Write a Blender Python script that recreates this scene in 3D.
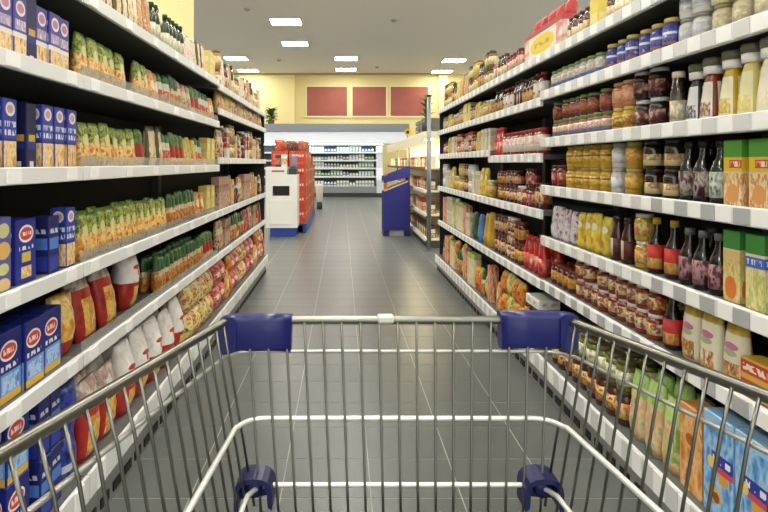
import bpy, bmesh, math, random
from mathutils import Vector, Matrix

random.seed(7)
for _o in list(bpy.data.objects):
    bpy.data.objects.remove(_o)
SC = bpy.context.scene
COL = SC.collection

# ------------------------------------------------------------------ camera
F = 580.0                 # focal length in pixels of a 768-wide frame
S = F / 640.0             # depth scale of the measured distances
H = 1.18                  # eye height
VX, VY = 342.0, 163.0     # vanishing point of the aisle in the photograph
cam_d = bpy.data.cameras.new('camera')
cam = bpy.data.objects.new('camera', cam_d)
COL.objects.link(cam)
cam_d.sensor_width = 36.0
cam_d.lens = F / 768.0 * 36.0
cam_d.shift_x = (384.0 - VX) / 768.0
cam_d.shift_y = (VY - 256.0) / 768.0
cam_d.clip_start = 0.02
cam_d.clip_end = 120
cam.location = (0, 0, H)
cam.rotation_euler = (math.pi / 2, 0, 0)
SC.camera = cam

# ------------------------------------------------------------------ light and exposure
world = bpy.data.worlds.new('world')
SC.world = world
world.use_nodes = True
world.node_tree.nodes['Background'].inputs[0].default_value = (1.0, 0.985, 0.96, 1)
world.node_tree.nodes['Background'].inputs[1].default_value = 1.9  # raised even fill light, added to brighten the ceiling
PANEL_EMIT = 36.0
SC.view_settings.view_transform = 'Standard'
SC.view_settings.look = 'None'
SC.view_settings.gamma = 1.0
SC.view_settings.use_curve_mapping = False
SC.view_settings.exposure = -0.12


# ------------------------------------------------------------------ materials
def lin(c):
    if isinstance(c, str):
        c = c.lstrip('#')
        c = [int(c[i:i + 2], 16) / 255 for i in (0, 2, 4)]
    return tuple((x / 12.92 if x <= 0.04045 else ((x + 0.055) / 1.055) ** 2.4) for x in c) + (1.0,)


_M = {}


def mat(name, col, rough=0.5, metal=0.0, emit=0.0, var=0.0, scale=20.0, bump=0.0, coat=0.0, alpha=1.0, trans=0.0):
    if name in _M:
        return _M[name]
    m = bpy.data.materials.new(name)
    m.use_nodes = True
    nt = m.node_tree
    b = nt.nodes['Principled BSDF']
    b.inputs['Base Color'].default_value = lin(col)
    b.inputs['Roughness'].default_value = rough
    b.inputs['Metallic'].default_value = metal
    b.inputs['Coat Weight'].default_value = coat
    b.inputs['Alpha'].default_value = alpha
    b.inputs['Transmission Weight'].default_value = trans
    if emit:
        b.inputs['Emission Color'].default_value = lin(col)
        b.inputs['Emission Strength'].default_value = emit
    if var or bump:
        tc = nt.nodes.new('ShaderNodeTexCoord')
        n = nt.nodes.new('ShaderNodeTexNoise')
        n.inputs['Scale'].default_value = scale
        n.inputs['Detail'].default_value = 4
        nt.links.new(tc.outputs['Object'], n.inputs['Vector'])
        if var:
            oi = nt.nodes.new('ShaderNodeObjectInfo')
            add = nt.nodes.new('ShaderNodeMath')
            add.operation = 'MULTIPLY_ADD'
            nt.links.new(oi.outputs['Random'], add.inputs[0])
            add.inputs[1].default_value = 0.6
            nt.links.new(n.outputs['Fac'], add.inputs[2])
            mr = nt.nodes.new('ShaderNodeMapRange')
            mr.inputs['From Min'].default_value = 0.4
            mr.inputs['From Max'].default_value = 1.2
            mr.inputs['To Min'].default_value = 1 - var
            mr.inputs['To Max'].default_value = 1 + var
            nt.links.new(add.outputs[0], mr.inputs['Value'])
            hs = nt.nodes.new('ShaderNodeHueSaturation')
            hs.inputs['Color'].default_value = lin(col)
            nt.links.new(mr.outputs[0], hs.inputs['Value'])
            nt.links.new(hs.outputs[0], b.inputs['Base Color'])
        if bump:
            bp = nt.nodes.new('ShaderNodeBump')
            bp.inputs['Strength'].default_value = bump
            bp.inputs['Distance'].default_value = 0.01
            nt.links.new(n.outputs['Fac'], bp.inputs['Height'])
            nt.links.new(bp.outputs[0], b.inputs['Normal'])
    _M[name] = m
    return m


def pmat(name, base, layers, rough=0.4):
    """printed packaging: flat print laid out in the pack's own UV space.
    r = rectangle, e = ellipse, n = picture (mottled colours), t = row of small type"""
    if name in _M:
        return _M[name]
    m = bpy.data.materials.new(name)
    m.use_nodes = True
    nt = m.node_tree
    N, K = nt.nodes, nt.links
    b = N['Principled BSDF']
    b.inputs['Roughness'].default_value = rough
    uv = N.new('ShaderNodeUVMap').outputs[0]
    oi = N.new('ShaderNodeObjectInfo').outputs['Random']

    def vm(op, a, v):
        n = N.new('ShaderNodeVectorMath')
        n.operation = op
        K.new(a, n.inputs[0])
        if v is not None:
            n.inputs[1].default_value = v
        return n

    def mm(op, a, c):
        n = N.new('ShaderNodeMath')
        n.operation = op
        K.new(a, n.inputs[0])
        if isinstance(c, (int, float)):
            n.inputs[1].default_value = c
        elif c is not None:
            K.new(c, n.inputs[1])
        return n.outputs[0]

    def rect(u0, u1, v0, v1):
        a = vm('SUBTRACT', uv, ((u0 + u1) / 2, (v0 + v1) / 2, 0)).outputs[0]
        a = vm('ABSOLUTE', a, None).outputs[0]
        a = vm('DIVIDE', a, ((u1 - u0) / 2, (v1 - v0) / 2, 1)).outputs[0]
        sp = N.new('ShaderNodeSeparateXYZ')
        K.new(a, sp.inputs[0])
        return mm('LESS_THAN', mm('MAXIMUM', sp.outputs[0], sp.outputs[1]), 1.0)

    cur = None
    for L in layers:
        kind = L[0]
        colsock = None
        if kind == 'r':
            mask = rect(*L[1:5])
            colv = L[5]
        elif kind == 'e':
            a = vm('SUBTRACT', uv, (L[1], L[2], 0)).outputs[0]
            a = vm('DIVIDE', a, (L[3], L[4], 1)).outputs[0]
            mask = mm('LESS_THAN', vm('LENGTH', a, None).outputs['Value'], 1.0)
            colv = L[5]
        elif kind == 'n':
            mask = rect(*L[1:5])
            tx = N.new('ShaderNodeTexNoise')
            tx.noise_dimensions = '4D'
            tx.inputs['Scale'].default_value = L[6] * 1.7
            tx.inputs['Detail'].default_value = 3.0
            K.new(uv, tx.inputs['Vector'])
            K.new(mm('MULTIPLY', oi, 1.5), tx.inputs['W'])
            rp = N.new('ShaderNodeValToRGB')
            rp.color_ramp.interpolation = 'LINEAR'
            cs = L[5]
            el = rp.color_ramp.elements
            while len(el) < len(cs):
                el.new(0.5)
            for i, c in enumerate(cs):
                el[i].position = 0.34 + 0.32 * i / max(1, len(cs) - 1)
                el[i].color = lin(c)
            K.new(tx.outputs['Fac'], rp.inputs[0])
            colsock = rp.outputs[0]
        elif kind == 't':
            mask = rect(*L[1:5])
            tx = N.new('ShaderNodeTexNoise')
            tx.inputs['Scale'].default_value = 1.0
            tx.inputs['Detail'].default_value = 0
            K.new(vm('MULTIPLY', uv, (L[6], 6.0, 1)).outputs[0], tx.inputs['Vector'])
            mask = mm('MULTIPLY', mask, mm('GREATER_THAN', tx.outputs['Fac'], 0.47))
            colv = L[5]
        mx = N.new('ShaderNodeMix')
        mx.data_type = 'RGBA'
        K.new(mask, mx.inputs[0])
        if cur is None:
            mx.inputs[6].default_value = lin(base)
        else:
            K.new(cur, mx.inputs[6])
        if colsock is not None:
            K.new(colsock, mx.inputs[7])
        else:
            mx.inputs[7].default_value = lin(colv)
        cur = mx.outputs[2]
    if cur is None:
        b.inputs['Base Color'].default_value = lin(base)
    else:
        K.new(cur, b.inputs['Base Color'])
    _M[name] = m
    return m


# ------------------------------------------------------------------ mesh helpers
def from_bm(bm, name, m, smooth=False):
    me = bpy.data.meshes.new(name)
    bm.to_mesh(me)
    bm.free()
    if m:
        me.materials.append(m)
    if smooth:
        for p in me.polygons:
            p.use_smooth = True
    return me


def add_box(bm, x0, x1, y0, y1, z0, z1):
    v = [bm.verts.new((x, y, z)) for x in (x0, x1) for y in (y0, y1) for z in (z0, z1)]
    for f in ((0, 1, 3, 2), (4, 6, 7, 5), (0, 4, 5, 1), (2, 3, 7, 6), (0, 2, 6, 4), (1, 5, 7, 3)):
        bm.faces.new([v[i] for i in f])


def box_me(name, x0, x1, y0, y1, z0, z1, m, bevel=0.0):
    bm = bmesh.new()
    add_box(bm, x0, x1, y0, y1, z0, z1)
    if bevel:
        bmesh.ops.bevel(bm, geom=bm.edges[:], offset=bevel, segments=1, affect='EDGES', profile=0.5)
    return from_bm(bm, name, m)


def obj(name, me, parent=None, loc=(0, 0, 0), rot=(0, 0, 0)):
    o = bpy.data.objects.new(name, me)
    COL.objects.link(o)
    o.location = loc
    o.rotation_euler = rot
    if parent is not None:
        o.parent = parent
    return o


def empty(name, loc=(0, 0, 0), rz=0.0):
    o = bpy.data.objects.new(name, None)
    COL.objects.link(o)
    o.location = loc
    o.rotation_euler = (0, 0, rz)
    o.empty_display_size = 0.05
    return o


def tag(o, label, cat=None, group=None, kind=None):
    o['label'] = label
    if cat:
        o['category'] = cat
    if group:
        o['group'] = group
    if kind:
        o['kind'] = kind
    return o


def lathe(name, prof, m, seg=14, h=None):
    bm = bmesh.new()
    uvl = bm.loops.layers.uv.new('UVMap')
    h = h or max(p[1] for p in prof)
    rings = []
    for r, z in prof:
        if r < 1e-6:
            rings.append([bm.verts.new((0, 0, z))])
        else:
            rings.append([bm.verts.new((r * math.sin(2 * math.pi * i / seg), -r * math.cos(2 * math.pi * i / seg), z)) for i in range(seg)])
    for a in range(len(rings) - 1):
        A, B = rings[a], rings[a + 1]
        va, vb = prof[a][1] / h, prof[a + 1][1] / h
        for i in range(seg):
            j = (i + 1) % seg
            u0 = (2.0 * i / seg + 0.5) % 1.0
            u1 = u0 + 2.0 / seg
            if len(A) == 1 and len(B) == 1:
                continue
            if len(A) == 1:
                f = bm.faces.new((A[0], B[j], B[i]))
                uvs = ((u0, va), (u1, vb), (u0, vb))
            elif len(B) == 1:
                f = bm.faces.new((A[i], A[j], B[0]))
                uvs = ((u0, va), (u1, va), (u0, vb))
            else:
                f = bm.faces.new((A[i], A[j], B[j], B[i]))
                uvs = ((u0, va), (u1, va), (u1, vb), (u0, vb))
            f.smooth = True
            for lp, q in zip(f.loops, uvs):
                lp[uvl].uv = q
    me = from_bm(bm, name, m)
    return me


def carton_me(name, w, d, h, m, bev=0.0025):
    bm = bmesh.new()
    add_box(bm, -w / 2, w / 2, -d / 2, d / 2, 0, h)
    bmesh.ops.recalc_face_normals(bm, faces=bm.faces[:])
    bmesh.ops.bevel(bm, geom=bm.edges[:], offset=bev, segments=1, affect='EDGES', profile=0.5)
    uvl = bm.loops.layers.uv.new('UVMap')
    bm.normal_update()
    for f in bm.faces:
        n = f.normal
        for lp in f.loops:
            c = lp.vert.co
            if abs(n.z) > 0.8:
                lp[uvl].uv = (c.x / w + 0.5, 0.985)
            elif abs(n.y) >= abs(n.x):
                u = c.x / w + 0.5
                lp[uvl].uv = (u if n.y < 0 else 1 - u, c.z / h)
            else:
                u = c.y / d + 0.5
                lp[uvl].uv = (u if n.x > 0 else 1 - u, c.z / h)
    return from_bm(bm, name, m)


def pouch_me(name, w, d, h, m, style='stand', seed=0, slump=0.0):
    """soft bag: flat sealed top, round body; front faces -Y, base on z=0"""
    rnd = random.Random(seed)
    nx, nz = 6, 9
    bm = bmesh.new()
    uvl = bm.loops.layers.uv.new('UVMap')

    def thick(u, v):
        e = max(0.0, 1 - abs(2 * u - 1) ** 2.6)
        if style == 'stand':
            e = max(0.0, 1 - abs(2 * u - 1) ** 4)
            f = min(1.0, .45 + (1 - v) * 0.75) if v < 0.93 else 0.22
            f *= 0.8 + 0.2 * min(1, v * 5)
        else:
            f = math.sin(math.pi * min(1, max(0, 0.08 + v * 0.9))) ** 0.55 if v < 0.93 else 0.12
        return max(0.002, d / 2 * e * f)
    grid = {}
    for sgn in (-1, 1):
        for i in range(nx + 1):
            for k in range(nz + 1):
                u, v = i / nx, k / nz
                t = thick(u, v)
                edge = i in (0, nx)
                if edge and sgn == 1:
                    grid[(sgn, i, k)] = grid[(-1, i, k)]
                    continue
                pinch = 1 - 0.07 * math.sin(math.pi * v) if style != 'stand' else 1.0
                if style == 'knot':
                    pinch = 1 - .2 * math.exp(-((v - .46) / .1) ** 2) - .45 * max(0, v - .8)
                j = 0 if edge or k == 0 else (rnd.random() - .5) * 0.12 * d
                x = (u - .5) * w * pinch
                z = v * h
                y = sgn * (0 if edge else t) + j * (0.5 if k < nz else 0.1) + slump * v * v
                if edge:
                    y = slump * v * v
                grid[(sgn, i, k)] = bm.verts.new((x, y, z))
    for sgn in (-1, 1):
        for i in range(nx):
            for k in range(nz):
                q = [(i, k), (i + 1, k), (i + 1, k + 1), (i, k + 1)]
                vs = [grid[(sgn, a, c)] for a, c in q]
                uvs = [(a / nx, c / nz) for a, c in q]
                if sgn == 1:
                    vs.reverse()
                    uvs = [(1 - a, c) for a, c in uvs]
                    uvs.reverse()
                f = bm.faces.new(vs)
                f.smooth = True
                for lp, t2 in zip(f.loops, uvs):
                    lp[uvl].uv = t2
    for k in (0, nz):
        vs = [grid[(-1, i, k)] for i in range(nx + 1)] + [grid[(1, i, k)] for i in range(nx - 1, 0, -1)]
        if k == 0:
            vs.reverse()
        f = bm.faces.new(vs)
        for lp in f.loops:
            lp[uvl].uv = (0.5, 0.02 if k == 0 else 0.99)
    return from_bm(bm, name, m)


def tube_me(name, pts, r, m, seg=8, closed=False, prof=None):
    """sweep a round (or given) section along a polyline"""
    bm = bmesh.new()
    P = [Vector(p) for p in pts]
    n = len(P)
    rings = []
    up0 = Vector((0, 0, 1))
    for i in range(n):
        if closed:
            t = (P[(i + 1) % n] - P[i - 1]).normalized()
        else:
            t = (P[min(n - 1, i + 1)] - P[max(0, i - 1)]).normalized()
        up = up0 if abs(t.z) < 0.95 else Vector((0, 1, 0))
        sx = t.cross(up).normalized()
        sy = sx.cross(t).normalized()
        if prof:
            ring = [bm.verts.new(P[i] + sx * a + sy * b) for a, b in prof]
        else:
            ring = [bm.verts.new(P[i] + sx * r * math.cos(2 * math.pi * k / seg) + sy * r * math.sin(2 * math.pi * k / seg)) for k in range(seg)]
        rings.append(ring)
    s = len(rings[0])
    for i in range(n if closed else n - 1):
        A, B = rings[i], rings[(i + 1) % n]
        for k in range(s):
            f = bm.faces.new((A[k], A[(k + 1) % s], B[(k + 1) % s], B[k]))
            f.smooth = prof is None
    if not closed:
        bm.faces.new(list(reversed(rings[0])))
        bm.faces.new(rings[-1])
    bmesh.ops.recalc_face_normals(bm, faces=bm.faces[:])
    return from_bm(bm, name, m)


def uring(yf, z_f, hw, k, m, yn, rad, cx, n=6):
    """U-shaped path: rear left end, front corners (rounded), rear right end; z rises towards the rear"""
    def zz(y):
        return z_f + k * (yf - y)

    def hh(y):
        return hw + m * (yf - y)
    pts = []
    for sgn in (-1, 1):
        seg = []
        ys = [yn + (yf - rad - yn) * i / 6 for i in range(7)]
        side = [(cx + sgn * hh(y), y, zz(y)) for y in ys]
        arc = []
        for i in range(1, n + 1):
            a = (math.pi / 2) * i / n
            arc.append((cx + sgn * (hh(yf) - rad + rad * math.cos(a)), yf - rad + rad * math.sin(a), zz(yf)))
        seg = side + arc
        if sgn == 1:
            seg.reverse()
        pts += seg
    return pts

# ------------------------------------------------------------------ common materials
STEEL = mat('chrome wire', '#84847a', 0.3, 1.0)
GLARE = mat('glare-bright wire', '#efefe8', 0.4, 0.5)  # glare of lights reflected in chrome, put into the hoop colour
RAIL = mat('white price rail', '#e4e5e2', 0.4)
TAGW = mat('white price tag', '#f6f6f2', 0.5)
TAGG = mat('grey price tag', '#b0b2b2', 0.5)
TAGL = mat('pale price tag', '#d6d7d4', 0.5)
SHELF = mat('grey shelf steel', '#5c5e5c', 0.5, var=0.05, scale=8)
BACK = mat('shade-toned back panel', '#242422', 0.7, var=0.1, scale=6)  # near-black stands in for the shade inside the shelf gaps
PLINTH = mat('grey plinth', '#8b8c88', 0.5, var=0.08, scale=5)
BLACK = mat('black', '#0c0c0c', 0.6)
NAVY = mat('navy blue plastic', '#11175f', 0.35, coat=0.2)
NAVYD = mat('dark navy plastic', '#12164e', 0.4)
WHITE = mat('white lacquer', '#ecebe6', 0.45, var=0.03, scale=4)
CLEAR = mat('clear acrylic', '#aab0a8', 0.15, alpha=0.38)

# ------------------------------------------------------------------ floor
Y_BACK = 24.9 * S
CEIL = 4.63
TILE = mat('grey floor tile', '#656966', 0.32, var=0.06, scale=7)
GROUT = mat('pale grout', '#c4c3b8', 0.8)
gx0, tw = 0.743 - 5 * 0.32, 0.32
gy0, td = (2.554 - 4 * 0.30) * S, 0.30 * S
NX, NY = 6, 22
floor = obj('floor', box_me('floor', -11, 11, -4, Y_BACK + 3, -0.12, -0.0012, GROUT))
tag(floor, 'grey tiled supermarket floor with pale joints', None, None, 'structure')
tile_me = box_me('tile', -tw / 2 + .0019, tw / 2 - .0019, -td / 2 + .0019, td / 2 - .0019, -0.0012, 0, TILE, 0.0004)
for r_ in range(NY):
    for c_ in range(NX):
        obj('tile', tile_me, floor, (gx0 + (c_ + .5) * tw, gy0 + (r_ + .5) * td, 0))


def far_tile_mat():
    m = mat('grey floor tile, distant', '#656966', 0.32)
    nt = m.node_tree
    b = nt.nodes['Principled BSDF']
    tc = nt.nodes.new('ShaderNodeTexCoord')
    mp = nt.nodes.new('ShaderNodeMapping')
    mp.inputs['Location'].default_value = (-gx0, -gy0, 0)
    br = nt.nodes.new('ShaderNodeTexBrick')
    br.offset = 0
    br.inputs['Scale'].default_value = 1
    br.inputs['Brick Width'].default_value = tw
    br.inputs['Row Height'].default_value = td
    br.inputs['Mortar Size'].default_value = 0.0019
    br.inputs['Color1'].default_value = lin('#626562')
    br.inputs['Color2'].default_value = lin('#6a6d6a')
    br.inputs['Mortar'].default_value = lin('#c4c3b8')
    nt.links.new(tc.outputs['Object'], mp.inputs[0])
    nt.links.new(mp.outputs[0], br.inputs['Vector'])
    nt.links.new(br.outputs['Color'], b.inputs['Base Color'])
    return m


bm = bmesh.new()
gx1, gy1 = gx0 + NX * tw, gy0 + NY * td
add_box(bm, -11, 11, gy1, Y_BACK + 3, -0.0012, 0)
add_box(bm, -11, 11, -4, gy0, -0.0012, 0)
add_box(bm, -11, gx0, gy0, gy1, -0.0012, 0)
add_box(bm, gx1, 11, gy0, gy1, -0.0012, 0)
o = obj('tile_field', from_bm(bm, 'tile_field', far_tile_mat()), floor)
o['kind'] = 'stuff'

# ------------------------------------------------------------------ walls, ceiling
YEL = mat('yellow wall paint', '#ecdd9c', 0.7, var=0.03, scale=1.5)
CEILM = mat('warm grey ceiling', '#e6e3d8', 0.8, var=0.02, scale=0.8)
tag(obj('ceiling', box_me('ceiling', -11, 11, -4, Y_BACK + 3, CEIL, CEIL + 0.2, CEILM)), 'plain warm grey ceiling above the aisle', None, None, 'structure')
tag(obj('wall_back', box_me('wall_back', -11, 11, Y_BACK, Y_BACK + .2, 0, CEIL, YEL)), 'pale yellow wall at the end of the aisle', None, None, 'structure')
zb = Y_BACK / F
tag(obj('trim_1', box_me('trim_1', (240 - VX) * zb, (295 - VX) * zb, Y_BACK - .25, Y_BACK, 0, CEIL, YEL)), 'yellow wall pier left of the red boards', None, None, 'structure')
tag(obj('trim_2', box_me('trim_2', (438 - VX) * zb, (447 - VX) * zb, Y_BACK - .18, Y_BACK, 0, CEIL, YEL)), 'narrow yellow pier right of the red boards', None, None, 'structure')
tag(obj('trim_3', box_me('trim_3', (200 - VX) * zb, (450 - VX) * zb, Y_BACK - .3, Y_BACK - .26, CEIL - .06, CEIL, mat('olive cornice', '#a8955a', .6))), 'thin olive cornice where back wall meets ceiling', None, None, 'structure')
yc = 8.0 * S
colm = obj('wall_column', box_me('wall_column', -2.55, (194 - VX) * (yc + .5) / F, yc, yc + .5, 0, CEIL, YEL, .01))
tag(colm, 'pale yellow column rising behind the left shelving', None, None, 'structure')

BOARD = mat('dull red board', '#a1584a', 0.6, var=0.12, scale=3)
FRAME = mat('cream board frame', '#efe3b4', 0.6)
for (xa, xb), w_ in zip(((307, 347), (352.5, 386), (390.5, 428)), ('leftmost', 'middle', 'rightmost')):
    x0, x1 = (xa - VX) * zb, (xb - VX) * zb
    z0, z1 = H + (VY - 116) * zb, H + (VY - 87) * zb
    e = empty('wall_board', ((x0 + x1) / 2, Y_BACK, z0))
    tag(e, 'plain dull red board on the yellow back wall, %s of three' % w_, 'board', 'red boards on the back wall')
    hx = (x1 - x0) / 2
    obj('panel', box_me('panel', -hx, hx, -.04, 0, 0, z1 - z0, BOARD, .004), e)
    fb = bmesh.new()
    add_box(fb, -hx - .06, hx + .06, -.05, 0, z1 - z0, z1 - z0 + .06)
    add_box(fb, -hx - .06, hx + .06, -.05, 0, -.06, 0)
    add_box(fb, -hx - .06, -hx, -.05, 0, 0, z1 - z0)
    add_box(fb, hx, hx + .06, -.05, 0, 0, z1 - z0)
    obj('frame', from_bm(fb, 'frame', FRAME), e)

# ceiling light panels
LIT = mat('lit panel', '#fffaf0', 0.5, emit=PANEL_EMIT)
LFR = mat('light frame', '#d8d4c8', 0.5)
lp_me = box_me('diffuser', -.36, .36, -.30, .30, -.022, -.004, LIT)
bm = bmesh.new()
for a in ((-.40, .40, -.34, -.30), (-.40, .40, .30, .34), (-.40, -.36, -.30, .30), (.36, .40, -.30, .30)):
    add_box(bm, a[0], a[1], a[2], a[3], -.03, 0)
lf_me = from_bm(bm, 'light_frame', LFR)
hc = CEIL - H
seen = {(286, 21): 'nearest and largest of those in view', (295, 43): 'second nearest, left of the aisle', (346, 58): 'front one of the middle pair',
        (346, 69): 'rear one of the middle pair', (236, 58): 'front one of the left pair', (248, 70): 'rear one of the left pair',
        (454, 60): 'front one of the right pair', (442, 71): 'rear one of the right pair'}
spots = []
for (px, py), w_ in seen.items():
    y = F * hc / (VY - py)
    spots.append(((px - VX) * y / F, y, 'glowing square ceiling light, ' + w_))
for x_ in (-3.4, 0.13, 3.65):
    for k_ in range(7):
        spots.append((x_, (-3.0 + 2.45 * k_) * S, 'square ceiling light out of the picture, %s line, %s from the entrance' % ({-3.4: 'left', .13: 'middle', 3.65: 'right'}[x_], ['first', 'second', 'third', 'fourth', 'fifth', 'sixth', 'seventh'][k_])))
for x_, y_, lb in spots:
    e = empty('ceiling_light', (x_, y_, CEIL))
    tag(e, lb or 'square ceiling light panel above the aisle, out of the picture', 'ceiling light', 'square ceiling lights')
    obj('diffuser', lp_me, e)
    obj('light_frame', lf_me, e)
DET = mat('grey detector', '#a39f92', 0.5)
for px, py, lb in ((247, 9, 'small grey smoke detector on ceiling left of the nearest light'), (279, 60, 'small grey smoke detector on ceiling between left and middle lights'),
                   (394, 20, 'small grey smoke detector on bare ceiling right of the nearest light'), (377, 67, 'tiny grey smoke detector on ceiling right of the middle pair of lights')):
    y = F * hc / (VY - py)
    e = obj('smoke_detector', lathe('smoke_detector', [(0, -.05), (.04, -.045), (.07, -.02), (.08, 0), (0, 0)], DET, 12, 1), None, ((px - VX) * y / F, y, CEIL))
    tag(e, lb, 'smoke detector', 'ceiling smoke detectors')

# ------------------------------------------------------------------ gondola shelving
XL, XR = 0.82, 1.06
tag_me = {}


def gondola(sx, y0, y1, levels, deck, label, lip, guards=(), tagstep=.11, topz=None, dep=.42, end=False):
    XP = XL if sx < 0 else XR
    XB = 0.80 if sx < 0 else 1.03
    topz = topz or max(levels) + .12
    root = empty('shelving_unit', (sx * (XP + .2), (y0 + y1) / 2, 0))
    tag(root, label, 'shelf unit', 'shelving along the aisle')
    ox, oy = root.location.x, root.location.y

    def bx(name, a0, a1, ya, yb, z0, z1, m, parent, base=XP, bev=0.0):
        xa, xb = sorted((sx * (base + a0), sx * (base + a1)))
        return obj(name, box_me(name, xa - ox, xb - ox, ya - oy, yb - oy, z0, z1, m, bev), parent)
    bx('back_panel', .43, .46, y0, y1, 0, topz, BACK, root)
    for yy in (y0 + .001, y1 - .031):
        bx('upright', .385, .43, yy, yy + .03, 0.02, topz, SHELF, root)
    plm = bx('base_plinth', .01, .5, y0, y1, 0, deck - .075, PLINTH, root, XB)
    n = int((y1 - y0) / (.114 * S))
    key = ('slot', sx)
    if key not in tag_me:
        tag_me[key] = box_me('vent_slot', -.004, .004, -.037 * S, .037 * S, -.016, .016, BLACK)
    for i in range(n):
        yy = y0 + (i + .5) * (y1 - y0) / n
        if yy > 1.2:
            obj('vent_slot', tag_me[key], plm, (sx * (XB + .0085) - ox, yy - oy, .036))
    if end:
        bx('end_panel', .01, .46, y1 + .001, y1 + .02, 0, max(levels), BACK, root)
    zs = list(levels) + [None]
    for zi, zc in enumerate(zs):
        if zc is None:
            sh = bx('base_shelf', .0, .45, y0 + .002, y1 - .002, deck - .03, deck, SHELF, root, XB)
            rz0, rz1, bb, th = deck - .075, deck + .006, XB, .03
        else:
            rz0, rz1, bb, th = zc - lip / 2, zc + lip / 2, XP, .025
            sh = bx('shelf', .004, dep, y0 + .002, y1 - .002, rz1 - .006 - th, rz1 - .006, SHELF, root)
        bx('price_rail', -.012, .004 if zc is not None else 0, y0 + .004, y1 - .004, rz0, rz1, RAIL, sh, bb, .002)
        if y1 < 1.2:
            continue
        nt_ = int((y1 - y0) / (tagstep * S))
        for i in range(nt_):
            yy = y0 + (i + .5) * (y1 - y0) / nt_ + random.uniform(-.006, .006)
            if yy < 1.15:
                continue
            gm = TAGW if (i % 2 == 0) else TAGG
            if sx < 0 and i % 2:
                continue
            if gm is TAGG and ((y0 > 1.5 and zc != .541) or y0 > 3 or zc is None or zc > 1.1):
                gm = TAGL
            hh = rz1 - rz0 - .008
            k2 = (gm.name, round(hh, 4), sx)
            if k2 not in tag_me:
                tag_me[k2] = box_me('price_tag', -.0015, .0015, -.027 * S * 1.25, .027 * S * 1.25, -hh / 2, hh / 2, gm)
            obj('price_tag', tag_me[k2], sh, (sx * (bb - .0137) - ox, yy - oy, (rz0 + rz1) / 2))
        if zc in guards:
            bx('front_guard', -.002, .001, y0 + .006, y1 - .006, rz1, rz1 + .034, CLEAR, sh)
    return root


LJ = [-.23 * S, 2.003 * S, 4.232 * S, 6.815 * S]
LZ = [1.705, 1.434, 1.147, .844, .561]
LZF = [1.686, 1.524, 1.196, .844, .561]
LDECK, RDECK = .20, .18
LLIP, RLIP = .044, .05
gondola(-1, LJ[0], LJ[1], LZ, LDECK, 'nearest bay of the left shelving, holding blue pasta boxes', LLIP, tagstep=.16)
gondola(-1, LJ[1], LJ[2], LZ, LDECK, 'middle bay of the left shelving, with clear guards and green pouches', LLIP, guards=LZ[1:], tagstep=.16)
gondola(-1, LJ[2], LJ[3], LZF, LDECK, 'farthest bay of the left shelving, next to the white cabinet', LLIP, tagstep=.16, end=True)
RJ = [(.96 - 1.208 + 1.208 * i) * S for i in range(7)]
RZ = [1.736, 1.533, 1.286, 1.04, .774, .541]
RZ3 = [1.736, 1.505, 1.207, .907, .535]
RZ4 = [1.736, 1.505, 1.249, .907, .535]
for i, (lv, lb) in enumerate(((RZ, 'bay of the right shelving just outside the picture, beside the camera'),
                              (RZ, 'nearest bay of the right shelving, holding squeeze bottles and green boxes'),
                              (RZ, 'second bay of the right shelving, holding blue and green-lidded jars'),
                              (RZ3, 'third bay of the right shelving, below the red-trimmed display box'),
                              (RZ4, 'fourth bay of the right shelving, holding yellow and brown jars'),
                              (RZ4, 'farthest bay of the near right shelving, beside the steel pole'))):
    gondola(1, RJ[i], RJ[i + 1], lv, RDECK, lb, RLIP, tagstep=.075, end=(i == 5))


def ztop(sx, zc):
    return zc + (LLIP if sx < 0 else RLIP) / 2 - .006

# ------------------------------------------------------------------ shopping trolley
MIDZ = mat('mid-tone wire', '#c2c2b8', 0.4, 0.7)  # tone between the chrome wire and the bright hoops


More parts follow.
